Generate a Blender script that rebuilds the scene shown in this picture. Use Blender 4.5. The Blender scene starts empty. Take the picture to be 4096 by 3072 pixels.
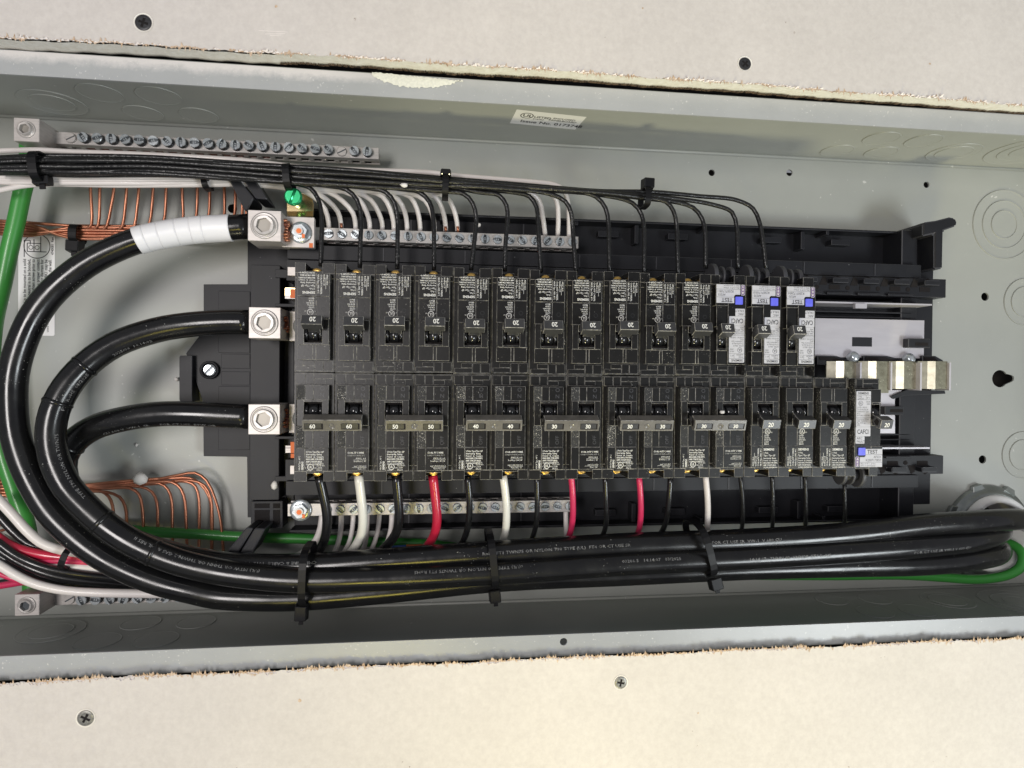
import bpy, bmesh, math, random
import numpy as np
from mathutils import Vector, Matrix
random.seed(7)
rng = random.Random(11)
U = 0.001                      # all sizes below are in millimetres
sc = bpy.context.scene
col = sc.collection

# ------------------------------------------------------------------ camera
CF = 2554.0                    # focal length in pixels of a 4096 px wide frame
CC = Vector((-61.94, -4.5, 499.4))
ax, ay, az = -0.0096, -0.1186, 0.0089
CR = Matrix.Rotation(az, 3, 'Z') @ Matrix.Rotation(ay, 3, 'Y') @ Matrix.Rotation(ax, 3, 'X')
cam_d = bpy.data.cameras.new('camera')
cam = bpy.data.objects.new('camera', cam_d)
col.objects.link(cam)
cam_d.sensor_width = 36.0
cam_d.lens = CF / 4096 * 36.0
cam_d.clip_start = 0.01
cam_d.clip_end = 50
cam.matrix_world = Matrix.Translation(CC * U) @ CR.to_4x4()
sc.camera = cam

# ------------------------------------------------------------------ world and lamps
world = bpy.data.worlds.new('World')
sc.world = world
world.use_nodes = True
bg = world.node_tree.nodes['Background']
bg.inputs['Color'].default_value = (0.86, 0.88, 0.95, 1)
bg.inputs['Strength'].default_value = 0.29

def area(name, loc, target, sx, sy, power, color, spread=180):
    d = bpy.data.lights.new(name, 'AREA')
    d.shape = 'RECTANGLE'; d.size = sx * U; d.size_y = sy * U
    d.energy = power; d.color = color; d.spread = math.radians(spread)
    o = bpy.data.objects.new(name, d); col.objects.link(o)
    o.location = Vector(loc) * U
    o.rotation_euler = (Vector(target) - Vector(loc)).to_track_quat('-Z', 'Y').to_euler()
    return o
def spot(name, loc, target, half, blend, rad, power, color):
    d = bpy.data.lights.new(name, 'SPOT'); d.spot_size = math.radians(2 * half); d.spot_blend = blend
    d.shadow_soft_size = rad * U; d.energy = power; d.color = color
    o = bpy.data.objects.new(name, d); col.objects.link(o); o.location = Vector(loc) * U
    o.rotation_euler = (Vector(target) - Vector(loc)).to_track_quat('-Z', 'Y').to_euler()
    return o
# LAMPS
spot('key_lamp', (-60, -1270, 570), (250, 20, 90), 17.5, 0.45, 110, 38, (1.0, 0.92, 0.54))
area('yellow_lamp', (-150, -515, 898), (10, -330, 100), 230, 130, 0.27, (1.0, 0.84, 0.14), 80)
area('right_window', (880, -520, 1120), (150, 0, 50), 560, 330, 10.5, (0.92, 0.98, 1.0))
area('left_window', (-560, 0, 1400), (-120, 0, 50), 480, 330, 11.2, (1.0, 0.95, 0.93))

sc.view_settings.view_transform = 'Standard'
sc.view_settings.look = 'None'
sc.view_settings.exposure = 0.0
sc.view_settings.gamma = 1.0
sc.render.engine = 'CYCLES'

# ------------------------------------------------------------------ helpers
def W(px, py, z):
    """point at depth z (mm above the back of the cabinet) seen at photo pixel px, py"""
    d = CR @ Vector(((px - 2048) / CF, -(py - 1536) / CF, -1.0))
    t = (z - CC.z) / d.z
    return CC + d * t
def WY(px, py, y):
    d = CR @ Vector(((px - 2048) / CF, -(py - 1536) / CF, -1.0))
    t = (y - CC.y) / d.y
    return CC + d * t

MATS = {}
def nn(nt, t, **kw):
    n = nt.nodes.new(t)
    for k, v in kw.items():
        setattr(n, k, v)
    return n
def mat(name, c1, rough=0.5, metal=0.0, c2=None, scale=60, speck=None, speck_c=(0.6, 0.6, 0.58), speck_s=900,
        bump=0.0, bump_s=600, spec=0.5, coat=0.0, rough2=None, stretch=None, detail=4, emit=None):
    if name in MATS:
        return MATS[name]
    m = bpy.data.materials.new(name); m.use_nodes = True
    nt = m.node_tree; L = nt.links
    b = nt.nodes['Principled BSDF']
    b.inputs['Base Color'].default_value = (*c1, 1)
    b.inputs['Roughness'].default_value = rough
    b.inputs['Metallic'].default_value = metal
    b.inputs['Specular IOR Level'].default_value = spec
    b.inputs['Coat Weight'].default_value = coat
    b.inputs['Coat Roughness'].default_value = 0.08
    geo = nn(nt, 'ShaderNodeNewGeometry')
    pos = geo.outputs['Position']
    if stretch:
        mp = nn(nt, 'ShaderNodeMapping'); mp.inputs['Scale'].default_value = stretch
        L.new(pos, mp.inputs['Vector']); pos = mp.outputs['Vector']
    cur = None
    if c2:
        n = nn(nt, 'ShaderNodeTexNoise'); n.inputs['Scale'].default_value = scale
        n.inputs['Detail'].default_value = detail; n.inputs['Roughness'].default_value = 0.65
        L.new(pos, n.inputs['Vector'])
        r = nn(nt, 'ShaderNodeMapRange'); r.inputs['From Min'].default_value = 0.32; r.inputs['From Max'].default_value = 0.68
        L.new(n.outputs['Fac'], r.inputs['Value'])
        mx = nn(nt, 'ShaderNodeMix', data_type='RGBA')
        mx.inputs[6].default_value = (*c1, 1); mx.inputs[7].default_value = (*c2, 1)
        L.new(r.outputs['Result'], mx.inputs[0]); cur = mx.outputs[2]
        if rough2 is not None:
            rr = nn(nt, 'ShaderNodeMapRange'); rr.inputs['To Min'].default_value = rough; rr.inputs['To Max'].default_value = rough2
            L.new(r.outputs['Result'], rr.inputs['Value']); L.new(rr.outputs['Result'], b.inputs['Roughness'])
    if speck is not None:
        n = nn(nt, 'ShaderNodeTexNoise'); n.inputs['Scale'].default_value = speck_s
        n.inputs['Detail'].default_value = 2
        L.new(geo.outputs['Position'], n.inputs['Vector'])
        n2 = nn(nt, 'ShaderNodeTexNoise'); n2.inputs['Scale'].default_value = 40; n2.inputs['Detail'].default_value = 2
        L.new(geo.outputs['Position'], n2.inputs['Vector'])
        ad = nn(nt, 'ShaderNodeMath', operation='MULTIPLY_ADD'); ad.inputs[1].default_value = 0.35
        L.new(n2.outputs['Fac'], ad.inputs[0]); L.new(n.outputs['Fac'], ad.inputs[2])
        r = nn(nt, 'ShaderNodeMapRange'); r.inputs['From Min'].default_value = speck + 0.175; r.inputs['From Max'].default_value = speck + 0.215
        L.new(ad.outputs[0], r.inputs['Value'])
        mx = nn(nt, 'ShaderNodeMix', data_type='RGBA')
        if cur: L.new(cur, mx.inputs[6])
        else: mx.inputs[6].default_value = (*c1, 1)
        mx.inputs[7].default_value = (*speck_c, 1)
        L.new(r.outputs['Result'], mx.inputs[0]); cur = mx.outputs[2]
    if cur: L.new(cur, b.inputs['Base Color'])
    if bump:
        n = nn(nt, 'ShaderNodeTexNoise'); n.inputs['Scale'].default_value = bump_s; n.inputs['Detail'].default_value = 3
        L.new(pos, n.inputs['Vector'])
        bp = nn(nt, 'ShaderNodeBump'); bp.inputs['Strength'].default_value = bump; bp.inputs['Distance'].default_value = 0.0006
        L.new(n.outputs['Fac'], bp.inputs['Height']); L.new(bp.outputs['Normal'], b.inputs['Normal'])
    MATS[name] = m
    return m

M_paint = mat('cabinet_paint', (0.335, 0.345, 0.322), 0.38, c2=(0.36, 0.37, 0.345), scale=14, bump=0.06, bump_s=900, speck=0.74, speck_c=(0.55, 0.55, 0.52), speck_s=260)
M_lip = mat('lip_paint', (0.35, 0.36, 0.36), 0.34, c2=(0.39, 0.40, 0.40), scale=25, speck=0.70, speck_c=(0.56, 0.56, 0.54), speck_s=700, bump=0.05, bump_s=800)
M_dry = mat('drywall_paper', (0.585, 0.545, 0.505), 0.95, c2=(0.645, 0.605, 0.56), scale=300, bump=0.08, bump_s=1100, speck=0.80, speck_c=(0.32, 0.26, 0.22), speck_s=330, spec=0.2)
M_gyp = mat('gypsum', (0.86, 0.84, 0.77), 0.95, c2=(0.74, 0.70, 0.61), scale=300, bump=0.4, bump_s=900, spec=0.1)
M_kraft = mat('torn_brown_paper', (0.38, 0.25, 0.15), 0.95, c2=(0.70, 0.56, 0.42), scale=500, spec=0.1)
M_kraftd = mat('dark_back_paper', (0.16, 0.11, 0.075), 0.95, c2=(0.30, 0.21, 0.15), scale=500, spec=0.1)
M_fluff = mat('torn_white_paper', (0.82, 0.76, 0.72), 0.95, spec=0.1)
M_dark = mat('recess_shade', (0.02, 0.018, 0.018), 0.9, spec=0.1)  # near black: the shade of gaps, slots and holes put into the colour
M_blk = mat('black_case', (0.005, 0.0048, 0.0048), 0.34, spec=0.30, c2=(0.008, 0.0076, 0.0076), scale=120, speck=0.735, speck_c=(0.24, 0.23, 0.21), speck_s=1100, bump=0.05)
M_blk2 = mat('black_case_recess', (0.010, 0.010, 0.010), 0.5)
M_scuff = mat('scuffed_edge', (0.07, 0.068, 0.064), 0.6, c2=(0.52, 0.50, 0.46), scale=330)
M_side = mat('rough_case_side', (0.014, 0.014, 0.014), 0.6, speck=0.64, speck_c=(0.42, 0.40, 0.36), speck_s=1500, bump=0.8, bump_s=900)
M_hand = mat('handle_plastic', (0.034, 0.034, 0.036), 0.30, c2=(0.045, 0.045, 0.046), scale=200)
M_gloss = mat('glossy_black', (0.012, 0.012, 0.013), 0.14, coat=0.4)
M_tie = mat('tie_bar_plastic', (0.10, 0.094, 0.084), 0.26, c2=(0.15, 0.14, 0.125), scale=150)
M_base = mat('base_plastic', (0.0095, 0.0098, 0.0125), 0.46, spec=0.3, c2=(0.013, 0.0135, 0.0165), scale=50, speck=0.80, speck_c=(0.3, 0.3, 0.3), speck_s=400)
M_base2 = mat('base_plastic_edge', (0.05, 0.05, 0.056), 0.45)
M_print = mat('white_print', (0.78, 0.77, 0.72), 0.6)
M_printd = mat('worn_white_print', (0.40, 0.40, 0.38), 0.6)
M_printj = mat('faint_jacket_print', (0.30, 0.30, 0.30), 0.6, c2=(0.05, 0.05, 0.05), scale=400)
M_ink = mat('black_print', (0.02, 0.02, 0.025), 0.6)
M_label = mat('label_paper', (0.52, 0.52, 0.56), 0.45, c2=(0.47, 0.47, 0.50), scale=200)
M_labelw = mat('sticker_paper', (0.82, 0.81, 0.80), 0.4)
M_blue = mat('blue_button', (0.10, 0.11, 0.72), 0.4, c2=(0.14, 0.16, 0.8), scale=300)
M_purp = mat('purple_pill', (0.16, 0.10, 0.22), 0.4)
M_brass = mat('brass', (0.72, 0.46, 0.13), 0.32, 0.9)
M_alu = mat('tinned_aluminium', (0.58, 0.54, 0.515), 0.45, 0.4, c2=(0.48, 0.45, 0.43), scale=90, stretch=(1, 6, 1))
M_bar = mat('bar_aluminium', (0.52, 0.49, 0.47), 0.36, 0.35, c2=(0.42, 0.40, 0.38), scale=120, stretch=(1, 8, 1))
M_zinc = mat('zinc_screw', (0.66, 0.69, 0.71), 0.24, 0.6, c2=(0.42, 0.47, 0.50), scale=700)
M_hexf = mat('shaded_socket_floor', (0.30, 0.28, 0.25), 0.45, 0.5)
M_zincd = mat('shaded_screw_recess', (0.10, 0.11, 0.12), 0.4, 0.8)  # zinc darkened in colour for the shade inside slots
M_plate = mat('bus_plate', (0.56, 0.54, 0.57), 0.34, 0.35, c2=(0.50, 0.48, 0.51), scale=30, stretch=(1, 5, 1))
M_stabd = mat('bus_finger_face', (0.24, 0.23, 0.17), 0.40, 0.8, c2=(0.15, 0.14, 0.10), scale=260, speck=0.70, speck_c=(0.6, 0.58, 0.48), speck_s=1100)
M_stab = mat('bus_finger_metal', (0.60, 0.57, 0.46), 0.33, 0.8, c2=(0.36, 0.34, 0.26), scale=120, speck=0.78, speck_c=(0.7, 0.68, 0.6), speck_s=900)
M_wblk = mat('black_insulation', (0.010, 0.010, 0.011), 0.26, coat=0.25, bump=0.12, bump_s=700)
M_strand = mat('black_stranded_insulation', (0.009, 0.009, 0.010), 0.30, spec=0.45, c2=(0.015, 0.015, 0.015), scale=900, bump=0.7, bump_s=520, speck=0.72, speck_c=(0.25, 0.25, 0.24))
M_cab = mat('cable_jacket', (0.006, 0.006, 0.007), 0.15, c2=(0.009, 0.009, 0.009), scale=60, rough2=0.28, coat=0.0, spec=0.5, speck=0.745, speck_c=(0.30, 0.30, 0.28), speck_s=900, bump=0.05, bump_s=160)
M_wht = mat('white_insulation', (0.74, 0.69, 0.66), 0.4, coat=0.15)
M_wht2 = mat('glossy_white_insulation', (0.76, 0.74, 0.67), 0.25, coat=0.4)
M_red = mat('red_insulation', (0.50, 0.018, 0.05), 0.28, coat=0.4)
M_red2 = mat('crimson_insulation', (0.58, 0.03, 0.10), 0.35, coat=0.3)
M_grn = mat('green_insulation', (0.045, 0.27, 0.045), 0.36, coat=0.15)
M_cop = mat('bare_copper', (0.58, 0.25, 0.15), 0.38, 0.78, c2=(0.40, 0.16, 0.095), scale=60)
M_copd = mat('dull_copper', (0.22, 0.07, 0.045), 0.5, 0.5)
M_tape = mat('white_tape', (0.86, 0.85, 0.86), 0.40, c2=(0.83, 0.83, 0.84), scale=40, bump=0.1, bump_s=200)
M_zip = mat('zip_tie_nylon', (0.006, 0.006, 0.007), 0.42, spec=0.22)
M_orange = mat('orange_torque_mark', (0.85, 0.20, 0.05), 0.6)
M_green = mat('green_screw', (0.02, 0.36, 0.14), 0.22, 0.6)
M_gold = mat('gold_strap', (0.85, 0.66, 0.36), 0.22, 0.9)
M_bushing = mat('conduit_bushing', (0.34, 0.36, 0.35), 0.3, 0.75, c2=(0.25, 0.27, 0.26), scale=80)
M_comp = mat('joint_compound', (0.62, 0.62, 0.54), 0.9, c2=(0.74, 0.73, 0.64), scale=600, bump=0.8, bump_s=700)
M_bluep = mat('blue_marking', (0.05, 0.12, 0.40), 0.5)
M_orangep = mat('orange_marking', (0.55, 0.14, 0.05), 0.5)
M_screwblk = mat('phosphate_screw', (0.05, 0.05, 0.055), 0.4, 0.4, c2=(0.03, 0.03, 0.03), scale=600)
M_screwgry = mat('worn_screw', (0.16, 0.16, 0.15), 0.4, 0.5, c2=(0.34, 0.33, 0.30), scale=700)
M_crumb = mat('plaster_crumb', (0.75, 0.72, 0.68), 0.9)
M_back = mat('stud_bay_dark', (0.03, 0.025, 0.022), 0.9)

# upper lip: drywall dust rubbed along its outer edge, thickest at the left
M_lipd = M_lip.copy(); M_lipd.name = 'dusty_lip_paint'
def _dust():
    nt = M_lipd.node_tree; L = nt.links; b = nt.nodes['Principled BSDF']
    src = b.inputs['Base Color'].links[0].from_socket
    g = nt.nodes.new('ShaderNodeNewGeometry'); sx = nt.nodes.new('ShaderNodeSeparateXYZ'); L.new(g.outputs['Position'], sx.inputs[0])
    def mr(sock, a, b_, c=0.0, d=1.0):
        n = nt.nodes.new('ShaderNodeMapRange'); n.inputs['From Min'].default_value = a; n.inputs['From Max'].default_value = b_
        n.inputs['To Min'].default_value = c; n.inputs['To Max'].default_value = d; L.new(sock, n.inputs['Value']); return n.outputs['Result']
    def mul(a, b_, op='MULTIPLY'):
        n = nt.nodes.new('ShaderNodeMath'); n.operation = op; L.new(a, n.inputs[0]); L.new(b_, n.inputs[1]); return n.outputs[0]
    fy = mr(sx.outputs['Y'], .170, .182, -.35, .6); fx = mr(sx.outputs['X'], -.07, -.13, .12, 1.0)
    n1 = nt.nodes.new('ShaderNodeTexNoise'); n1.inputs['Scale'].default_value = 55; n1.inputs['Detail'].default_value = 6; n1.inputs['Roughness'].default_value = .8
    L.new(g.outputs['Position'], n1.inputs['Vector'])
    t = mr(mul(fy, n1.outputs['Fac'], 'ADD'), .50, .90, 0, .85)
    f = mul(t, fx)
    mx = nt.nodes.new('ShaderNodeMix'); mx.data_type = 'RGBA'; mx.inputs[7].default_value = (.66, .63, .61, 1)
    L.new(f, mx.inputs[0]); L.new(src, mx.inputs[6]); L.new(mx.outputs[2], b.inputs['Base Color'])
_dust()

def _soil():
    nt = M_dry.node_tree; L = nt.links; b = nt.nodes['Principled BSDF']; src = b.inputs['Base Color'].links[0].from_socket
    g = nt.nodes.new('ShaderNodeNewGeometry')
    n = nt.nodes.new('ShaderNodeTexNoise'); n.inputs['Scale'].default_value = 13; n.inputs['Detail'].default_value = 5; n.inputs['Roughness'].default_value = .7
    L.new(g.outputs['Position'], n.inputs['Vector'])
    r = nt.nodes.new('ShaderNodeMapRange'); r.inputs['From Min'].default_value = .35; r.inputs['From Max'].default_value = .65
    r.inputs['To Min'].default_value = .96; r.inputs['To Max'].default_value = 1.03
    L.new(n.outputs['Fac'], r.inputs['Value'])
    m = nt.nodes.new('ShaderNodeVectorMath'); m.operation = 'SCALE'
    L.new(src, m.inputs[0]); L.new(r.outputs['Result'], m.inputs['Scale']); L.new(m.outputs[0], b.inputs['Base Color'])
_soil()

_tc = {}
def glyphs(s, bold=0.0, res=1):
    bold = min(bold, .018) if res > 1 else min(bold, .02)
    k = (s, bold, res)
    if k not in _tc:
        cu = bpy.data.curves.new('print', 'FONT'); cu.body = s; cu.size = 1.0
        cu.resolution_u = res; cu.offset = bold
        o = bpy.data.objects.new('print', cu)
        me = bpy.data.meshes.new_from_object(o)
        v = [(p.co.x, p.co.y) for p in me.vertices]; f = [tuple(p.vertices) for p in me.polygons]
        w = max((p[0] for p in v), default=0)
        bpy.data.objects.remove(o); bpy.data.curves.remove(cu); bpy.data.meshes.remove(me)
        _tc[k] = (v, f, w)
    return _tc[k]

class MB:
    def __init__(s):
        s.v = []; s.f = []; s.m = []; s.sm = []; s.mats = []
    def mi(s, m):
        if m not in s.mats: s.mats.append(m)
        return s.mats.index(m)
    def add(s, vs, fs, m, smooth=False):
        o = len(s.v); i = s.mi(m)
        s.v += [tuple(p) for p in vs]
        for f in fs:
            s.f.append(tuple(a + o for a in f)); s.m.append(i); s.sm.append(smooth)
        return s
    def box(s, x0, x1, y0, y1, z0, z1, m):
        vs = [(x, y, z) for z in (z0, z1) for y in (y0, y1) for x in (x0, x1)]
        return s.add(vs, [(0, 2, 3, 1), (4, 5, 7, 6), (0, 1, 5, 4), (2, 6, 7, 3), (0, 4, 6, 2), (1, 3, 7, 5)], m)
    def prism(s, poly, a, b, m, axis='z', smooth=False):
        """poly of (p,q) pairs; extruded from a to b along axis"""
        n = len(poly)
        ar = sum(poly[i][0] * poly[(i + 1) % n][1] - poly[(i + 1) % n][0] * poly[i][1] for i in range(n))
        if ar < 0: poly = poly[::-1]
        def P(p, h):
            if axis == 'z': return (p[0], p[1], h)
            if axis == 'x': return (h, p[0], p[1])
            return (p[1], h, p[0])
        vs = [P(p, a) for p in poly] + [P(p, b) for p in poly]
        fs = [tuple(range(n))[::-1], tuple(range(n, 2 * n))] + [(i, (i + 1) % n, n + (i + 1) % n, n + i) for i in range(n)]
        o = len(s.f); s.add(vs, fs, m)
        if smooth:
            for k in range(o + 2, len(s.f)): s.sm[k] = True
        return s
    def hexa(s, b4, t4, m):
        """eight corners: four below (counter clockwise), four above"""
        return s.add(list(b4) + list(t4), [(3, 2, 1, 0), (4, 5, 6, 7), (0, 1, 5, 4), (1, 2, 6, 5), (2, 3, 7, 6), (3, 0, 4, 7)], m)
    def cyl(s, c, r, z0, z1, m, n=20, r1=None, axis='z'):
        r1 = r if r1 is None else r1
        def P(a, q, h):
            ca, sa = math.cos(a) * q, math.sin(a) * q
            if axis == 'z': return (c[0] + ca, c[1] + sa, h)
            if axis == 'x': return (h, c[0] + ca, c[1] + sa)
            return (c[0] + sa, h, c[1] + ca)
        vs = [P(2 * math.pi * i / n, r, z0) for i in range(n)] + [P(2 * math.pi * i / n, r1, z1) for i in range(n)]
        o = len(s.f)
        s.add(vs, [tuple(range(n))[::-1], tuple(range(n, 2 * n))] + [(i, (i + 1) % n, n + (i + 1) % n, n + i) for i in range(n)], m)
        for k in range(o + 2, len(s.f)): s.sm[k] = True
        return s
    def lathe(s, c, prof, m, n=24, axis=(0, 0, 1)):
        """prof: (radius, height) pairs round axis through c; closed at radius 0"""
        q = Vector((0, 0, 1)).rotation_difference(Vector(axis)).to_matrix()
        vs = []; fs = []
        for (r, h) in prof:
            for i in range(n):
                a = 2 * math.pi * i / n
                vs.append(Vector(c) + q @ Vector((math.cos(a) * r, math.sin(a) * r, h)))
        for k in range(len(prof) - 1):
            for i in range(n):
                fs.append((k * n + i, k * n + (i + 1) % n, (k + 1) * n + (i + 1) % n, (k + 1) * n + i))
        return s.add(vs, fs, m, True)
    def tube(s, pts, r, m, n=10, caps=True):
        pts = [Vector(p) for p in pts]
        vs = []; fs = []
        t0 = (pts[1] - pts[0]).normalized()
        nrm = t0.orthogonal().normalized()
        for i, p in enumerate(pts):
            t = (pts[min(i + 1, len(pts) - 1)] - pts[max(i - 1, 0)]).normalized()
            nrm = (nrm - t * nrm.dot(t)).normalized(); bn = t.cross(nrm)
            rr = r[i] if isinstance(r, (list, tuple)) else r
            for k in range(n):
                a = 2 * math.pi * k / n
                vs.append(p + (nrm * math.cos(a) + bn * math.sin(a)) * rr)
        for i in range(len(pts) - 1):
            for k in range(n):
                fs.append((i * n + k, i * n + (k + 1) % n, (i + 1) * n + (k + 1) % n, (i + 1) * n + k))
        s.add(vs, fs, m, True)
        if caps:
            o = len(s.v) - len(vs); i = s.mi(m)
            s.f.append(tuple(o + k for k in range(n))[::-1]); s.m.append(i); s.sm.append(False)
            e = o + (len(pts) - 1) * n
            s.f.append(tuple(e + k for k in range(n))); s.m.append(i); s.sm.append(False)
        return s
    def ribbon(s, pts, wd, w, th, m, closed=False):
        """flat band: pts centre line, wd width direction"""
        pts = [Vector(p) for p in pts]; wd = Vector(wd).normalized(); N = len(pts); vs = []; fs = []
        for i, p in enumerate(pts):
            a = pts[(i + 1) % N] if closed else pts[min(i + 1, N - 1)]
            b = pts[i - 1] if closed else pts[max(i - 1, 0)]
            t = (a - b).normalized(); nr = t.cross(wd).normalized()
            for (q, e) in ((-1, -1), (1, -1), (1, 1), (-1, 1)):
                vs.append(p + wd * q * w / 2 + nr * e * th / 2)
        R = range(N if closed else N - 1)
        for i in R:
            j = (i + 1) % N
            for k in range(4):
                fs.append((i * 4 + k, i * 4 + (k + 1) % 4, j * 4 + (k + 1) % 4, j * 4 + k))
        if not closed:
            fs += [(0, 3, 2, 1), (4 * N - 4, 4 * N - 3, 4 * N - 2, 4 * N - 1)]
        return s.add(vs, fs, m, False)
    def text(s, t, p, h, m, ang=0.0, align='l', bold=0.0, sx=1.0, X=None, Y=None):
        """flat lettering at p; h = capital height"""
        v, f, w = glyphs(t, bold, 3 if h >= 1.5 else 1)
        k = h / 0.70; ca, sa = math.cos(ang), math.sin(ang)
        X = Vector(X) if X else Vector((ca, sa, 0)); Y = Vector(Y) if Y else Vector((-sa, ca, 0))
        off = {'l': 0, 'c': -w / 2, 'r': -w}[align]
        p = Vector(p)
        return s.add([p + X * ((a + off) * k * sx) + Y * (b * k) for a, b in v], f, m)
    def build(s, name, parent=None, bevel=0.0, edge=None, origin=None, smooth_angle=None, segs=1):
        if origin is None:
            origin = ORG.get(parent.name) if parent is not None and parent.name in ORG else None
        top = parent is None
        if origin is None:
            if top:
                a = np.array(s.v); origin = Vector(((a[:, 0].min() + a[:, 0].max()) / 2, (a[:, 1].min() + a[:, 1].max()) / 2, a[:, 2].min()))
            else: origin = Vector((0, 0, 0))
        a = (np.array(s.v, dtype=float) - np.array(origin)) * U
        me = bpy.data.meshes.new(name)
        me.from_pydata(a.tolist(), [], s.f)
        for m in s.mats: me.materials.append(m)
        me.polygons.foreach_set('material_index', s.m)
        me.polygons.foreach_set('use_smooth', s.sm)
        if bevel:
            bm = bmesh.new(); bm.from_mesh(me)
            if edge and edge not in s.mats: me.materials.append(edge)
            ei = list(me.materials).index(edge) if edge else -1
            es = [e for e in bm.edges if len(e.link_faces) == 2 and e.calc_face_angle(0) > 0.5]
            old = set(bm.faces)
            r = bmesh.ops.bevel(bm, geom=es, offset=bevel * U, segments=segs, affect='EDGES', clamp_overlap=True, material=ei)
            bm.to_mesh(me); bm.free()
        me.update()
        o = bpy.data.objects.new(name, me); col.objects.link(o)
        if parent is not None: o.parent = parent
        else: o.location = Vector(origin) * U
        ORG[o.name] = Vector(origin)
        return o
ORG = {}
def thing(name, label, cat, loc=(0, 0, 0), group=None, rotz=0.0):
    o = bpy.data.objects.new(name, None); col.objects.link(o)
    o.empty_display_size = 0.01
    o.location = Vector(loc) * U; o.rotation_euler = (0, 0, rotz)
    o['label'] = label; o['category'] = cat
    if group: o['group'] = group
    ORG[o.name] = Vector(loc)
    return o
def tag(o, label, cat, group=None):
    o['label'] = label; o['category'] = cat
    if group: o['group'] = group
    return o
def copy_tree(o, parent=None):
    c = o.copy(); col.objects.link(c); c.parent = parent
    for ch in list(o.children): copy_tree(ch, c)
    return c
def spline(pts, step=4.0):
    P = [Vector(p) for p in pts]
    P = [P[0] * 2 - P[1]] + P + [P[-1] * 2 - P[-2]]
    out = []
    for i in range(1, len(P) - 2):
        a, b, c, d = P[i - 1:i + 3]
        # centripetal parameters keep tight bends free of loops
        t1 = (b - a).length ** .5; t2 = (c - b).length ** .5; t3 = (d - c).length ** .5
        m1 = (b - a) / t1 - (c - a) / (t1 + t2) + (c - b) / t2
        m2 = (c - b) / t2 - (d - b) / (t2 + t3) + (d - c) / t3
        m1 *= t2; m2 *= t2
        n = max(2, int((c - b).length / step))
        for k in range(n):
            t = k / n
            out.append(b * (2 * t**3 - 3 * t**2 + 1) + m1 * (t**3 - 2 * t**2 + t) + c * (-2 * t**3 + 3 * t**2) + m2 * (t**3 - t**2))
    out.append(P[-2])
    return out
def wl(L): return [W(*p) for p in L]
ORD = ['first', 'second', 'third', 'fourth', 'fifth', 'sixth', 'seventh', 'eighth', 'ninth', 'tenth', 'eleventh', 'twelfth', 'thirteenth', 'fourteenth', 'fifteenth', 'sixteenth', 'seventeenth', 'eighteenth', 'nineteenth', 'twentieth']

# ------------------------------------------------------------------ the cabinet and the wall board
def plate_holes(outer, holes, z0, z1, m, name, parent, swap=None):
    """thin plate with real holes; swap maps (x, y, z) afterwards"""
    cu = bpy.data.curves.new('plate', 'CURVE'); cu.dimensions = '2D'; cu.fill_mode = 'BOTH'; cu.extrude = abs(z1 - z0) / 2
    for poly in [outer] + holes:
        sp = cu.splines.new('POLY'); sp.points.add(len(poly) - 1); sp.use_cyclic_u = True
        for i, p in enumerate(poly): sp.points[i].co = (p[0], p[1], 0, 1)
    o = bpy.data.objects.new('plate', cu); me = bpy.data.meshes.new_from_object(o)
    b = MB()
    vs = [(v.co.x, v.co.y, v.co.z + (z0 + z1) / 2) for v in me.vertices]
    if swap: vs = [swap(*v) for v in vs]
    b.add(vs, [tuple(p.vertices) for p in me.polygons], m)
    bpy.data.objects.remove(o); bpy.data.curves.remove(cu); bpy.data.meshes.remove(me)
    return b.build(name, parent)
def circ(x, y, r, n=24): return [(x + r * math.cos(2 * math.pi * i / n), y + r * math.sin(2 * math.pi * i / n)) for i in range(n)]
def roundrect(x0, x1, y0, y1, r, n=4):
    out = []
    for cx, cy, a in ((x1 - r, y1 - r, 0), (x0 + r, y1 - r, 90), (x0 + r, y0 + r, 180), (x1 - r, y0 + r, 270)):
        for k in range(n + 1):
            t = math.radians(a + 90 * k / n); out.append((cx + r * math.cos(t), cy + r * math.sin(t)))
    return out

XL, XR, HY, HZ = -430, 500, 181, 98
cab = thing('electrical_cabinet', 'long grey painted steel electrical cabinet recessed in the drywall, open front', 'electrical cabinet', (0, 0, 0))
key = [(423.4 + 7.5 * math.cos(math.radians(a)), -0.9 + 7.5 * math.sin(math.radians(a))) for a in range(35, 326, 15)] + \
      [(434.5, -3.6), (436.5, -2.5), (437, -0.6), (436.5, 1.2), (434.5, 2.4)]
plate_holes([(XL, -HY), (XR, -HY), (XR, HY), (XL, HY)],
            [circ(227.4, 167.9, 2.7), circ(351.3, 163.5, 2.7), circ(160.1, 164.8, 2.7), circ(407.9, 69.7, 3.6), circ(407.9, -70.9, 3.6), circ(-213.8, 120.6, 3.4), key,
             circ(412, -133, 34, 40)], -1.5, 0, M_paint, 'back_panel', cab)
MB().box(XL, XR, -HY, HY, -40, -38, M_back).box(380, 450, -175, -90, -37, -36.5, M_back).build('stud_bay', cab)
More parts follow.
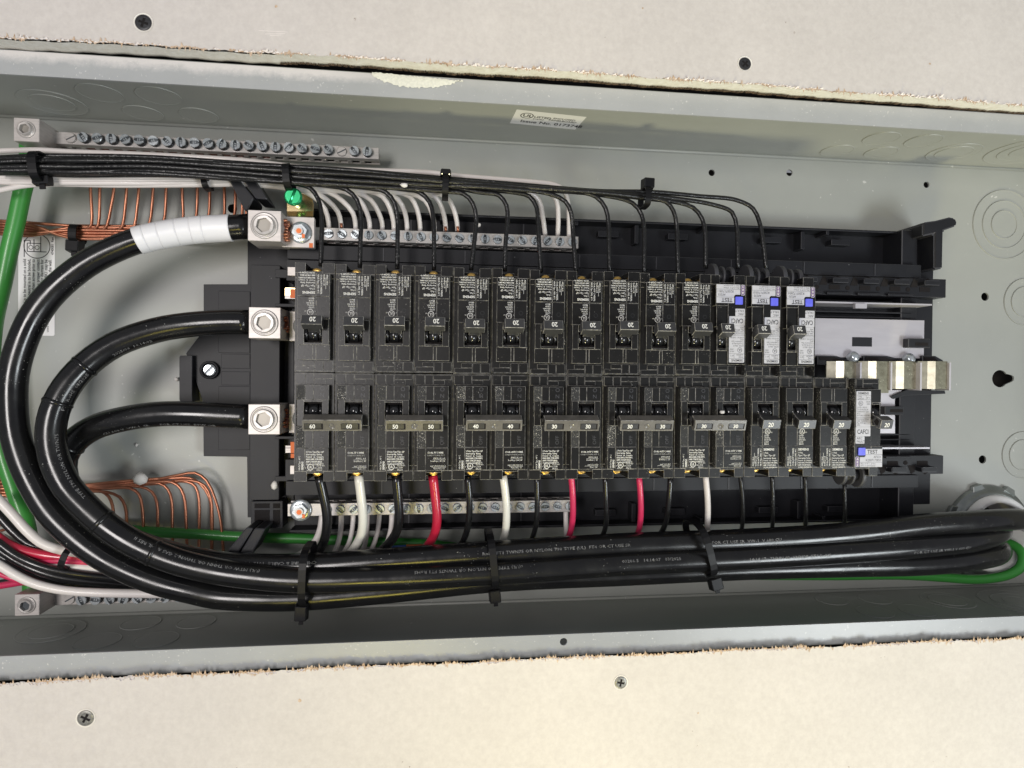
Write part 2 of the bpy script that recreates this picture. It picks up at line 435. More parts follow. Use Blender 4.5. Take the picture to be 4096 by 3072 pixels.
for sgn in (1, -1):
    # side wall with one screw slot near each end, then the inward lip
    plate_holes([(XL, 0), (XR, 0), (XR, HZ), (XL, HZ)], [roundrect(-349, -336, 76, 86, 4), roundrect(369, 382, 76, 86, 4)],
                0, 1.5, M_paint, 'side_wall', cab, swap=lambda x, y, z, s=sgn: (x, s * (HY + z), y))
    b = MB()
    poly = [(sgn * 167.7, 98.9), (sgn * 167.9, 99.3), (sgn * 181.6, 99.3), (sgn * 182.5, 98.8), (sgn * 182.5, 97.5), (sgn * 167.9, 97.9)]
    holes = []
    plate = None
    if sgn == -1:
        plate_holes([(XL, -181.6), (XR, -181.6), (XR, -167.8), (XL, -167.8)], [circ(20.5, -172.6, 2.4)], 97.8, 99.2, M_lip, 'lip', cab)
    else:
        plate_holes([(XL, 167.8), (XR, 167.8), (XR, 181.6), (XL, 181.6)], [], 97.8, 99.2, M_lipd, 'lip', cab)
    MB().tube([(XL, sgn * 180.2, 1.0), (XR, sgn * 180.2, 1.0)], 1.3, M_paint, 8).build('bend', cab)
    MB().box(XL, XR, sgn * 182.8, sgn * 192, 60, 86, M_dark).build('gap_shade', cab)  # dark solid strip; the shade of the opening is in its colour
MB().box(XL - 1.5, XL, -HY, HY, 0, HZ, M_paint).build('end_wall', cab)
MB().box(XR, XR + 1.5, -HY, HY, 0, HZ, M_paint).build('end_wall', cab)

def knockout(c, radii, axis, parent, hh=0.9):
    prof = []
    h = 0.0
    for i, r in enumerate(radii):
        prof += [(r + 0.55, 0.0), (r + 0.25, hh), (r - 0.25, hh), (r - 0.5, 0.35)]
    prof.append((0.0, 0.35))
    b = MB().lathe(c, prof, M_paint, 40, axis)
    # crisp steps
    b.sm = [False] * len(b.sm)
    return b.build('knockout', parent)
KH = .5
for sgn in (1, -1):
    for X, z, rr in ((-323, 28, [20, 13]), (-283, 48.5, [13.6]), (-246, 49.5, [13.6]), (-269, 18.5, [12.6]), (-231, 20, [12.6]),
                     (256.5, 19.5, [12]), (293.5, 21, [12]), (273.5, 48, [12.6]), (308.5, 48, [12.6]), (351, 29, [19, 13]), (408, 40, [30, 21, 13])):
        knockout((X, sgn * (HY - 0.05), z), rr, (0, -sgn, 0), cab, KH)
knockout((424.8, 132.3, 0.05), [29.6, 20.5, 12], (0, 0, 1), cab)
knockout((446, 66, 0.05), [20, 13], (0, 0, 1), cab)
knockout((446.5, -67, 0.05), [20, 13], (0, 0, 1), cab)

# joint compound smeared on the upper lip
b = MB(); top = []; bot = []
for i in range(61):
    t = i / 60; px = 1488 + 365 * t
    yt = 288 + 36 * t + rng.uniform(-2, 2)
    d = 52 * math.sin(math.pi * min(1, t * 1.05 + 0.02)) ** 0.55 * (1 - 0.25 * t) + rng.uniform(-3, 3)
    top.append(W(px, yt, 99.9)); bot.append(W(px, yt + max(3, d), 99.6))
vs = top + [(p + q) / 2 + Vector((0, rng.uniform(-.8, .8), rng.uniform(.3, .9))) for p, q in zip(top, bot)] + bot
fs = []
for i in range(60):
    for k in (0, 61): fs.append((k + i, k + 61 + i, k + 62 + i, k + i + 1))
b.add(vs, fs, M_comp, True).build('joint_compound', cab)

# stickers
st = MB().add([(-10.1, 180.9, 37.1), (39.3, 180.9, 31.9), (42.5, 180.9, 55.7), (-8.1, 180.9, 61.3)], [(0, 1, 2, 3)], M_labelw).build('listing_sticker', cab)
o3 = Vector((-10.1, 180.8, 37.1)); eX = (Vector((39.3, 180.8, 31.9)) - o3).normalized(); eY = (Vector((-8.1, 180.8, 61.3)) - o3).normalized()
b = MB()
def sp(u, v): return o3 + eX * u + eY * v
b.text('Issue No. 0173748', sp(6.5, 4.2), 4.3, M_ink, X=eX, Y=eY, bold=0.01)
b.text('LISTED', sp(14.5, 14.0), 2.9, M_ink, X=eX, Y=eY, bold=0.03)
b.text('E16763', sp(14.5, 10.9), 1.9, M_ink, X=eX, Y=eY)
b.text('ENCLOSED', sp(28.5, 15.0), 2.3, M_ink, X=eX, Y=eY, bold=0.01)
b.text('PANELBOARD', sp(26, 11.6), 2.3, M_ink, X=eX, Y=eY, bold=0.01)
b.text('UL', sp(6.2, 14.0), 4.2, M_ink, X=eX, Y=eY, bold=0.04)
ring = [sp(9.2 + 4.8 * math.cos(t * math.pi / 12), 16.0 + 4.6 * math.sin(t * math.pi / 12)) for t in range(24)]
rin = [sp(9.2 + 4.1 * math.cos(t * math.pi / 12), 16.0 + 3.9 * math.sin(t * math.pi / 12)) for t in range(24)]
b.add(ring + rin, [(i, (i + 1) % 24, 24 + (i + 1) % 24, 24 + i) for i in range(24)], M_ink)
b.build('print', st)

x0, x1, y0, y1 = -361.0, -336.6, 23.5, 96
st = MB().prism(roundrect(x0, x1, y0, y1, 1.2), 0.05, 0.35, M_labelw).build('instruction_sticker', cab)
b = MB()
lines = [('Neutral is to be mounted on a solid', 4.6), ('neutral is to be bonded,', 7.6), ('tighten screw prior to', 10.4), ('ensure proper contact', 13.6), ('wiring diagram for', 16.2), ('kit BK1 may be', 18.9), ('away from the wall.', 21.6)]
for t, dx in lines:
    b.text(t, (x0 + dx + .6, 78.5, 0.45), 2.05, M_ink, ang=math.pi / 2, align='r', bold=0.035, sx=.92)
b.text('used to', (x0 + 20.4, 26, 0.45), 1.75, M_ink, ang=math.pi / 2)
b.text('4740081  Rev.', (x0 + 23.6, 82, 0.45), 1.6, M_ink, ang=math.pi / 2, bold=.03)
def circle_line(b, c, r, w, m, z, n=36):
    vs = [(c[0] + q * math.cos(2 * math.pi * i / n), c[1] + q * math.sin(2 * math.pi * i / n), z) for q in (r, r - w) for i in range(n)]
    b.add(vs, [(i, (i + 1) % n, n + (i + 1) % n, n + i) for i in range(n)], m)
def seg(b, p, q, w, m, z):
    d = Vector((q[0] - p[0], q[1] - p[1])).normalized(); n_ = Vector((-d.y, d.x)) * w / 2
    b.add([(p[0] + n_.x, p[1] + n_.y, z), (p[0] - n_.x, p[1] - n_.y, z), (q[0] - n_.x, q[1] - n_.y, z), (q[0] + n_.x, q[1] + n_.y, z)], [(0, 1, 2, 3)], m)
circle_line(b, (x0 + 12.5, 88), 9, 0.55, M_ink, .45)
for p, q in (((-357, 80), (-357, 92)), ((-357, 92), (-353, 92)), ((-353, 92), (-353, 89)), ((-355, 84), (-342, 84)), ((-355, 84), (-355, 90)), ((-355, 90), (-346, 90)), ((-346, 95), (-346, 84)), ((-350.5, 84), (-350.5, 93))):
    seg(b, p, q, 0.55, M_ink, .45)
circle_line(b, (-352.6, 87), 1.6, 0.4, M_ink, .46); circle_line(b, (-348.4, 87), 1.6, 0.4, M_ink, .46)
b.build('print', st)

# ---- drywall: two boards, torn paper along the cuts
def edge_y(x, base, seed):
    r = math.sin(x * 0.05 + seed) * 0.35 + math.sin(x * 0.31 + seed * 2) * 0.22
    bow = -1.9 * ((x + 9) / 300) ** 2 if base > 184 else 0.0
    return base + r + max(bow, -1.9)
def board(name, label, sgn, zf, ybase, far):
    t = thing(name, label, 'drywall', (0, sgn * 260, zf - 13))
    xs = [-760 + i * 1.1 for i in range(int(1560 / 1.1))]
    rr = random.Random(3 if sgn > 0 else 4)
    yy = [sgn * (edge_y(x, ybase, 1.0 if sgn > 0 else 4.0) + rr.uniform(-0.25, 0.35)) for x in xs]
    n = len(xs)
    # paper face
    vs = [(x, y, zf) for x, y in zip(xs, yy)] + [(x, sgn * (abs(y) + 4), zf) for x, y in zip(xs, yy)] + [(xs[0], sgn * far, zf), (xs[-1], sgn * far, zf)]
    fs = []
    for i in range(n - 1):
        q = (i, i + 1, n + i + 1, n + i); fs.append(q if sgn > 0 else q[::-1])
    q = tuple([n + i for i in range(n)] + [2 * n + 1, 2 * n]); fs.append(q if sgn > 0 else q[::-1])
    MB().add(vs, fs, M_dry).build('face_paper', t)
    # gypsum core
    e = 0.5 if sgn > 0 else 0.9
    step = lambda x: 0.9 if (x < -155.5 and sgn > 0) else 0.0
    b = MB()
    cs = [(x, sgn * (edge_y(x, ybase, 1.0 if sgn > 0 else 4.0) - e * 0 + 0.15 + rr.uniform(-.08, .08) - step(x))) for x in xs[::2]]
    m2 = len(cs)
    prof = [(0.0, -0.25), (-0.15, -4.0), (0.0, -8.5), (0.5, -12.6)] if sgn > 0 else [(0.3, -0.3), (1.2, -2), (2.6, -4), (6.0, -12)]
    vs = []
    for k, (dy, dz) in enumerate(prof):
        for x, y in cs: vs.append((x, y + sgn * dy, zf + dz))
    vs += [(x, sgn * far, zf + prof[-1][1]) for x, y in cs]
    fs = []
    for k in range(len(prof)):
        for i in range(m2 - 1):
            q = (k * m2 + i, (k + 1) * m2 + i, (k + 1) * m2 + i + 1, k * m2 + i + 1)
            fs.append(q if sgn > 0 else q[::-1])
    b.add(vs, fs, M_gyp, True).build('gypsum_core', t)
    # torn fringe: brown fibre band and white paper curls
    b = MB()
    for i in range(n - 1):
        x = xs[i]
        if not -420 < x < 470: continue
        dens = .5 + .5 * math.sin(x * .043 + sgn) * math.sin(x * .17 + 2) + rr.uniform(-.3, .3)
        for _ in range(3 if dens > .55 else (1 if dens > .2 else 0)):
            x_ = x + rr.uniform(-.5, .5); w = rr.uniform(.35, 1.1); h = rr.uniform(.6, 2.0) * (.55 if sgn > 0 else 1.0) * (1 + .6 * math.sin(x * .09) * math.sin(x * .31)) if rr.random() < .88 else rr.uniform(1.6, 3.2)
            y = yy[i]; z = zf + rr.uniform(0.02, .25)
            dirn = -sgn if rr.random() < (.55 if sgn > 0 else .8) else sgn
            b.add([(x_ - w, y + sgn * .25, z), (x_ + w, y + sgn * .25, z), (x_ + rr.uniform(-.6, .6), y + dirn * h, z + rr.uniform(-.2, .5))], [(0, 1, 2), (2, 1, 0)][:1] if True else [], M_kraft)
    o = b.build('torn_fibres', t); o['kind'] = 'stuff'
    b = MB()
    for i in range(n - 1):
        x = xs[i]
        if not -420 < x < 470: continue
        if rr.random() < .45 + .45 * math.sin(x * .07) * math.sin(x * .023):
            w = rr.uniform(.3, 1.5); h = rr.uniform(.6, 1.8) * (2.0 if rr.random() < .08 else 1)
            y = yy[i] + sgn * rr.uniform(-.5, .6); z = zf + 0.1; lx = rr.uniform(-.7, .7)
            b.add([(x - w, y, z), (x + w, y, z), (x + w * .6 + lx, y + sgn * h * .5, z + h * .55), (x - w * .3 + lx, y + sgn * h * .3, z + h * .6)], [(0, 1, 2, 3)], M_fluff)
    o = b.build('paper_curls', t); o['kind'] = 'stuff'
    if sgn > 0:
        b = MB()
        for i in range(0, n - 1):
            x = xs[i]
            if not -420 < x < 470: continue
            for _ in range(5):
                x_ = x + rr.uniform(-.6, .6); h = rr.uniform(1.6, 4.4)
                b.add([(x_ - .35, yy[i] + .15, zf - 12.9), (x_ + .35, yy[i] + .15, zf - 12.9), (x_ + rr.uniform(-.3, .3), yy[i] + rr.uniform(-.4, .1), zf - 12.9 + h)], [(0, 1, 2)], M_dark if rr.random() < .25 else M_kraftd)
        o = b.build('back_paper_fibres', t); o['kind'] = 'stuff'
    return t
up = board('drywall_board', 'upper drywall sheet with torn cut edge and two black screws', 1, 111.3, 184.6, 520)
lo = board('drywall_board', 'lower drywall sheet lit warm yellow, with two grey screws', -1, 105.2, 180.4, 520)
MB().box(-760, XL - 1.6, -181, 182, 86, 99, M_dry).build('side_strip', lo)
MB().box(XR + 1.6, 800, -181, 182, 86, 99, M_dry).build('side_strip', lo)

# faint rubbed scratches on the upper sheet
for (a_, b_) in (((1035, 122), (1150, 128)), ((1060, 136), (1140, 134)), ((1080, 142), (1125, 140))):
    p, q = W(*a_, 111.36), W(*b_, 111.36)
    MB().add([p + Vector((0, .12, 0)), p - Vector((0, .1, 0)), q - Vector((0, .1, 0)), q + Vector((0, .12, 0))], [(0, 1, 2, 3)], M_fluff).build('scratch', up)
def phillips(c, r, m, parent, a):
    # dished flat head with a real cross recess: four raised sectors round a sunk floor
    b = MB()
    b.lathe(c, [(r + .9, 0.02), (r + .1, -.35), (r, -.35)], M_gyp, 28)
    b.lathe(c, [(r, -.4), (r, .05), (r * .93, .25), (r * .62, .2)], m, 28)
    b.cyl(c, r * .63, c[2] - .3, c[2] + .04, M_dark, 16)
    for k in range(4):
        t0 = a + k * math.pi / 2 - .785
        pts = []
        for t in (0.28, 0.6, 0.97, 1.29):
            pts.append((c[0] + r * .64 * math.cos(t0 + t), c[1] + r * .64 * math.sin(t0 + t)))
        pts.append((c[0] + r * .2 * math.cos(t0 + .785), c[1] + r * .2 * math.sin(t0 + .785)))
        b.prism(pts, c[2] - .2, c[2] + .3, m)
    return b.build('screw', parent)
p = W(573, 90, 111.5); phillips(p, 4.5, M_screwblk, up, .5)
p = W(2980, 255, 111.5); phillips(p, 4.0, M_screwblk, up, .1)
p = W(342, 2873, 105.4); phillips(p, 4.5, M_screwgry, lo, .3)
p = W(2483, 2731, 105.4); phillips(p, 3.9, M_screwgry, lo, .6)
for (px, py, r, who, zf) in ((1104, 26, 1.1, up, 111.4), (1199, 2803, 1.2, lo, 105.3), (2793, 2852, .7, lo, 105.3), (3720, 255, .7, up, 111.4), (2571, 33, .6, up, 111.4)):
    c = W(px, py, zf)
    MB().add([c + Vector((r * rng.uniform(.6, 1.1) * math.cos(t), r * rng.uniform(.6, 1.1) * math.sin(t), .03)) for t in [i * .9 for i in range(7)]], [tuple(range(7))], M_kraft).build('stain', who)

# ------------------------------------------------------------------ the black plastic interior with its bus bars
itr = thing('panel_interior', 'black moulded plastic breaker base with silver bus plates bolted to the cabinet back', 'panel base', (90, 0, 0))
def prect(px0, py0, px1, py1, z):
    a, b_, c, d = W(px0, py0, z), W(px1, py0, z), W(px1, py1, z), W(px0, py1, z)
    return (a.x + d.x) / 2, (b_.x + c.x) / 2, (c.y + d.y) / 2, (a.y + b_.y) / 2
def pbox(b, px0, py0, px1, py1, z1, z0, m):
    x0, x1, y0, y1 = prect(px0, py0, px1, py1, z1)
    return b.box(x0, x1, y0, y1, z0, z1, m)
def ppoly(b, pts, z1, z0, m):
    return b.prism([tuple(W(x, y, z1))[:2] for x, y in pts], z0, z1, m)
BE = dict(bevel=0.3, edge=M_base2)

b = MB()
ppoly(b, [(1175, 890), (990, 890), (990, 1137), (814, 1137), (814, 1320), (744, 1413), (812, 1607), (814, 1825), (988, 1827), (990, 2070), (1175, 2070)], 9, 2, M_base)
b.build('left_plate', itr, **BE)
for q in ((873, 1164, 1000, 1412), (1004, 1164, 1078, 1412), (873, 1545, 1000, 1800), (1004, 1545, 1078, 1800), (885, 1416, 1000, 1474), (1004, 1416, 1078, 1474), (885, 1486, 1000, 1541), (1004, 1486, 1078, 1541)):
    pbox(MB(), *q, 9.7, 9, M_base).build('recess_panel', itr, **BE)
b = MB(); ppoly(b, [(720, 1422), (768, 1422), (768, 1607), (722, 1607), (717, 1600), (717, 1430)], 15, 0, M_base).build('mounting_tab', itr, **BE)
p = W(836, 1480, 12)
MB().lathe(p, [(6.6, -3), (6.6, 0), (5.2, 0), (5.2, -2.0), (0, -2.0)], M_base, 24).build('screw_boss', itr)
b = MB().lathe((p.x, p.y, 10), [(4.4, 0), (4.4, .6), (3.4, .9)], M_zinc, 20)
for s_ in (1, -1):
    b.prism([(p.x + 3.3 * math.cos(t) - .5 * math.sin(.8) * s_, p.y + 3.3 * math.sin(t) + .5 * math.cos(.8) * s_) for t in [0.8 + (0.15 if s_ > 0 else math.pi + .15) + k * (math.pi - .3) / 8 for k in range(9)]], 10, 12.4, M_zinc)
b.cyl((p.x, p.y), 3.2, 10, 11.5, M_zincd).build('mounting_screw', itr)

# tray, shelves and end wall; mirrored about the centre line
def tray_y(x): return 116.5
for sg in (1, -1):
    def Y(a, c): return (min(sg * a, sg * c), max(sg * a, sg * c))
    b = MB()
    b.box(-166, 318, *Y(70, 117), 2, 8, M_base)
    b.build('tray_floor', itr, **BE)
    b = MB()
    b.box(-166, 318, *Y(115.4, 117), 8, 24, M_base)
    for x in (-60, 42, 144, 246): b.box(x, x + 2.4, *Y(112.5, 115.3), 8, 23, M_base)
    b.build('tray_wall', itr, **BE)
    b = MB().box(-166, 318, *Y(78, 88), 8, 36, M_base)
    b.build('shelf', itr, **BE)
    for x in (-100, -42, 42.5, 101, 160, 219, 278): MB().box(x, x + .6, *Y(78.5, 87.4), 36.0, 36.5, M_base2).build('shelf_rib', itr)
    # clips standing on the tray
    for x in (62, 118, 196, 255):
        MB().box(x, x + 16, *Y(106, 110.5), 8, 16, M_base).build('clip', itr, **BE)
        MB().box(x - 2, x + 18, *Y(88.2, 92), 8, 17, M_base).build('clip', itr, **BE)
    for x in (90, 227): MB().box(x, x + 3, *Y(101, 115), 8, 19, M_base).build('rib', itr, **BE)
    for x in (-82, 4, 44): MB().box(x, x + 1, *Y(70, 115), 8, 9.2, M_base2).build('floor_seam', itr)
    # the rail the breakers hook on to
    rail = MB().box(-166, 338, *Y(62.5, 77), 10, 38, M_base).build('hook_rail', itr, **BE)
    for i in range(6):
        x = 212.5 + i * 25.4
        if x > 334: break
        MB().box(x, min(337, x + 13), *Y(70.8, 74.6), 38, 45, M_base).build('hook', rail, bevel=.5, edge=M_base2, segs=2)
        MB().box(x + 1, min(336, x + 10), *Y(66.6, 70.2), 38, 38.3, M_dark).build('slot', rail)
        MB().prism([(x + 4, sg * 74.8), (x + 12, sg * 74.8), (x + 8, sg * 77.2)], 38, 38.3, M_dark).build('slot', rail)
        MB().prism([(x - 7, sg * 70), (x - 1, sg * 70), (x - 1, sg * 74.8), (x - 4, sg * 77)], 38, 38.3, M_dark).build('slot', rail)
        if x + 16 < 330: MB().cyl((x + 16.5, sg * 68), 1.7, 38, 38.35, M_dark, 14).build('hole', rail)
        if x + 20 < 330: MB().box(x - 2, x + 19, *Y(62.6, 64.2), 38.0, 41, M_base).build('lug', rail, **BE)
    b = MB().box(60, 321, *Y(55.2, 56.4), 8, 44, M_plate)
    b.build('bright_rail', itr)
    b = MB().box(-166, 318, *Y(42, 61), 4, 20, M_base)
    b.box(-160, 315, *Y(50, 51), 20, 30, M_base).box(-160, 315, *Y(46, 47), 20, 30, M_base)
    b.build('rail_channel', itr, **BE)
pbox(MB(), 3422, 1214, 3468, 1233, 46, 43, M_plate).build('rail_tab', itr)
MB().box(-166, 318, -42, 42, 2, 14, M_base).build('centre_floor', itr, **BE)
b = MB()
b.box(306, 319.5, -117, 117, 2, 30, M_base).box(319.5, 339, -104, 107, 2, 24, M_base).build('end_wall', itr, bevel=.6, edge=M_base2)
# bus plate and its fittings
x0, x1, y0, y1 = prect(3100, 1275, 3697, 1430, 34)
pl = MB().box(x0, x1, y0, y1, 32.5, 34, M_plate).build('bus_plate', itr, bevel=.2)
pbox(MB(), 3409, 1349, 3488, 1386, 34.15, 33, M_base).build('window', pl)
b = MB(); pbox(b, 3634, 1354, 3722, 1391, 40, 30, M_base); b.build('clip', itr, bevel=.5, edge=M_base2)
pbox(MB(), 3662, 1370, 3712, 1383, 40.15, 39, M_dark).build('clip_slot', itr)
for (cx, cy) in ((3418, 1425), (3642, 1432)):
    c = W(cx, cy, 38)
    MB().lathe(c, [(4.2, -4), (4.2, 0), (3.6, 1.4), (0, 2.2)], M_zinc, 18, (0.25, 0.5, 1)).build('rivet', itr)
for (a, c) in ((3270, 3410), (3455, 3628), (3690, 3785)):
    b = MB(); ppoly(b, [(a, 1422), (a + (c - a) * .55, 1424), (c - 14, 1440), (c, 1462), (a, 1458)], 37, 30, M_base); b.build('insulator', itr, **BE)
    ppoly(MB(), [(a + 8, 1427), (a + (c - a) * .5, 1429), (c - 30, 1447), (a + 8, 1440)], 37.4, 36, M_dark).build('insulator_slot', itr)
edges = [3215, 3320, 3441, 3563, 3681, 3797]
for i in range(1, 5):
    b = MB()
    x0, x1, y0, y1 = prect(edges[i] + 20, 1455, edges[i + 1] - 8, 1556, 46)
    w = x1 - x0
    prof = [(x0 - 1.5, 40), (x0 + w * .25, 42.5), (x0 + w * .5, 45.2), (x1, 46), (x1, 44.6), (x0 + w * .5, 43.8), (x0 + w * .25, 41.1), (x0 - 1.5, 38.6)]
    # curved finger: profile in x, z pushed along y
    vs = [(p_[0], y, p_[1]) for y in (y0 + (i == 2) * -3, y1 + 2) for p_ in prof]; n = len(prof)
    b.add(vs, [tuple(range(n)), tuple(range(n, 2 * n))[::-1]] + [(k, n + k, n + (k + 1) % n, (k + 1) % n) for k in range(n)], M_stab)
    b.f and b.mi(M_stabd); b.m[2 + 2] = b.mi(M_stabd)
    if i % 2: b.v = [(x, y, z - 2.5) for x, y, z in b.v]
    b.build('bus_finger', itr)
    MB().box(x1, x1 + 1.4, y0 - 1, y1 + 1, 34, 48, M_plate).build('bus_finger_edge', itr)
b = MB(); ppoly(b, [(3532, 1560), (3610, 1560), (3580, 1597), (3581, 1734), (3500, 1734), (3500, 1560)], 34, 32, M_plate); b.build('bus_plate', itr, bevel=.2)
b = MB(); ppoly(b, [(3565, 1585), (3625, 1560), (3780, 1562), (3783, 1575), (3620, 1582), (3575, 1596)], 36, 30, M_base); b.build('insulator', itr, **BE)
b = MB(); pbox(b, 3540, 1626, 3615, 1660, 40, 30, M_base); b.build('clip', itr, bevel=.5, edge=M_base2)
pbox(MB(), 3562, 1637, 3612, 1649, 40.15, 39, M_dark).build('clip_slot', itr)
# arm at the right end
b = MB(); ppoly(b, [(3692, 895), (3700, 888), (3745, 882), (3800, 868), (3822, 872), (3831, 888), (3826, 904), (3775, 922), (3772, 1075), (3738, 1075), (3738, 935), (3692, 945)], 42, 6, M_base)
b.build('guide_arm', itr, bevel=1.2, edge=M_base2, segs=2)
# the column beside the breakers: bus ends
b = MB(); pbox(b, 1000, 1060, 1118, 2000, 24, 8, M_base); b.build('end_block', itr, bevel=.4, edge=M_base2)
b = MB(); pbox(b, 1100, 1078, 1200, 1112, 26, 8, M_base); pbox(b, 1100, 1215, 1200, 1228, 30, 8, M_base); pbox(b, 1100, 1745, 1200, 1756, 30, 8, M_base); pbox(b, 1100, 1905, 1200, 1925, 26, 8, M_base); b.build('cross_ribs', itr, **BE)
b = MB(); pbox(b, 1150, 1068, 1200, 1103, 42, 30, M_alu); b.build('bus_end', itr, bevel=.2)
b = MB(); pbox(b, 1160, 1862, 1200, 1897, 42, 30, M_alu); b.build('bus_end', itr, bevel=.2)
for yy in (1150, 1160, 1170, 1183):
    p = W(1140, yy + 6, 38); MB().box(p.x, p.x + 14, p.y - .9, p.y + .9, 26, 38, M_gold if yy != 1183 else M_bar).build('bus_lamination', itr)
b = MB(); pbox(b, 1161, 1156, 1190, 1192, 38.6, 36, M_orange); b.build('torque_mark', itr)
for yy in (1782, 1790, 1800):
    p = W(1142, yy + 6, 38); MB().box(p.x, p.x + 14, p.y - .9, p.y + .9, 26, 38, M_alu).build('bus_lamination', itr)
b = MB(); pbox(b, 1162, 1768, 1190, 1812, 38.6, 36, M_orange); b.build('torque_mark', itr)
b = MB(); pbox(b, 1163, 1815, 1190, 1832, 36.6, 34, M_orange); b.build('torque_mark', itr)
for cy in (1030, 1945):
    p = W(1222, cy, 8.2); b = MB().cyl(p, 4.6, 8, 8.4, M_dark, 18)
    for k in range(6): b.box(p.x + 4.4 * math.cos(k) - .9, p.x + 4.4 * math.cos(k) + .9, p.y + 4.4 * math.sin(k) - .9, p.y + 4.4 * math.sin(k) + .9, 8.05, 8.3, M_dark)
    b.build('knurled_hole', itr)
# wire guide forks
for k, (po1, po2, web) in enumerate((
    ([(896, 694), (934, 691), (1015, 791), (990, 842), (977, 842), (930, 745)], [(956, 691), (1000, 686), (1070, 797), (1021, 793)], [(896, 684), (905, 679), (1003, 681), (1010, 700), (990, 695), (900, 697)]),
    ([(901, 2215), (985, 2110), (1012, 2114), (950, 2213)], [(958, 2216), (1018, 2114), (1060, 2116), (1006, 2219)], [(901, 2213), (905, 2226), (1000, 2224), (1015, 2200), (1006, 2208), (950, 2216)]))):
    g = MB(); ppoly(g, po1, 50, 26, M_base); o = g.build('guide_fork', itr, bevel=.8, edge=M_base2)
    g = MB(); ppoly(g, po2, 50, 26, M_base); g.build('guide_fork', itr, bevel=.8, edge=M_base2)
    g = MB(); ppoly(g, web, 54, 40, M_base); g.build('guide_web', itr, bevel=.5, edge=M_base2)
for (a, c, d, e) in ((990, 842, 1100, 905), (1003, 2005, 1130, 2115)):
    g = MB(); pbox(g, a, c, d, e, 24, 6, M_base); g.build('guide_box', itr, bevel=.4, edge=M_base2)
for q in ((1018, 2014, 1078, 2033), (1018, 2040, 1078, 2100), (1092, 2014, 1120, 2033), (1092, 2040, 1120, 2100)):
    pbox(MB(), *q, 24.3, 23, M_dark).build('guide_cell', itr)
for q in ((1020, 852, 1060, 896), (1066, 852, 1094, 896)):
    pbox(MB(), *q, 24.3, 23, M_dark).build('guide_cell', itr)

# ------------------------------------------------------------------ lugs, neutral and ground bars
def hexpts(c, r, a=0.0): return [(c[0] + r * math.cos(a + k * math.pi / 3), c[1] + r * math.sin(a + k * math.pi / 3)) for k in range(6)]
def lug_block(parent, x0, x1, y0, y1, z0, z1, r, a=0.3, deep=2.2, open_=False, name='lug'):
    c = ((x0 + x1) / 2, (y0 + y1) / 2)
    o = MB().box(x0, x1, y0, y1, z0, z1, M_alu).build(name, parent, bevel=.3)
    MB().lathe((c[0], c[1], z1), [(r, .02), (r, .5), (r * .9, .8), (r * .82, .25), (r * .76, .25), (r * .74, 2.4), (r * .70, 2.6)], M_bar, 32).build('set_screw', o)
    # hex socket: six-sided well above a floor darkened in colour for its shade
    hp = hexpts(c, r * .58, a)
    b = MB(); rim = [(c[0] + r * .71 * math.cos(t * math.pi / 12), c[1] + r * .71 * math.sin(t * math.pi / 12)) for t in range(24)]
    hh = []
    for k in range(24):
        t = k * math.pi / 12; d = 1e9
        for j in range(6):
            p, q = hp[j], hp[(j + 1) % 6]
            # ray / edge hit
            ux, uy = math.cos(t), math.sin(t); ex, ey = q[0] - p[0], q[1] - p[1]
            den = ux * ey - uy * ex
            if abs(den) > 1e-9:
                s_ = ((p[0] - c[0]) * ey - (p[1] - c[1]) * ex) / den; w_ = ((p[0] - c[0]) * uy - (p[1] - c[1]) * ux) / den
                if s_ > 0 and -1e-6 <= w_ <= 1 + 1e-6: d = min(d, s_)
        hh.append((c[0] + d * math.cos(t), c[1] + d * math.sin(t)))
    vs = [(x, y, z1 + 2.6) for x, y in rim] + [(x, y, z1 + 2.5) for x, y in hh] + [(x, y, z1 + .15) for x, y in hh]
    fs = [(i, (i + 1) % 24, 24 + (i + 1) % 24, 24 + i) for i in range(24)] + [(24 + i, 24 + (i + 1) % 24, 48 + (i + 1) % 24, 48 + i) for i in range(24)]
    b.add(vs, fs, M_bar).add(vs[48:72], [tuple(range(24))], M_zincd if open_ else M_hexf); b.build('hex_socket', o)
    return o
def nut(parent, c, z, r, mark=True):
    o = MB().lathe((c[0], c[1], z), [(r, 0), (r, 1.0), (r * .8, 1.6), (r * .5, 1.7)], M_zinc, 28).prism(hexpts(c, r * .72, .2), z + 1, z + 5, M_zinc).build('flange_nut', parent, bevel=.25)
    MB().cyl(c, r * .36, z + 5, z + 6.6, M_bar, 18).build('stud', parent)
    if mark:
        MB().cyl((c[0] + .1, c[1] - .2), r * .24, z + 6.6, z + 6.8, M_orange, 8).build('torque_mark', parent)
        MB().box(c[0] + r * .25, c[0] + r * .5, c[1] - r * .62, c[1] - r * .25, z + 5.0, z + 5.25, M_orange).build('torque_mark', parent)
def screw_mesh():
    b = MB().lathe((0, 0, 0), [(2.9, -3.5), (2.9, .0), (2.6, .25), (0, .25)], M_zincd, 16)
    for s_ in (0, 1):
        pts = []
        for k in range(7):
            t = s_ * math.pi + .2 + k * (math.pi - .4) / 6
            pts.append((2.85 * math.cos(t), 2.85 * math.sin(t)))
        q = .9 * (1 if s_ == 0 else -1)
        pts += [(pts[-1][0] * .45, q * 1.1), (pts[0][0] * .45, q * 1.1)]
        b.prism(pts, .2, 1.1, M_zinc)
    for t in (0, 1):
        b.box(-.85 + t * 1.1, -.25 + t * 1.1, -.7, .7, .25, .8, M_zinc)
    o = b.build('screw', None, origin=Vector((0, 0, 0)), bevel=.12); me = o.data
    bpy.data.objects.remove(o); return me
SCREW = screw_mesh()
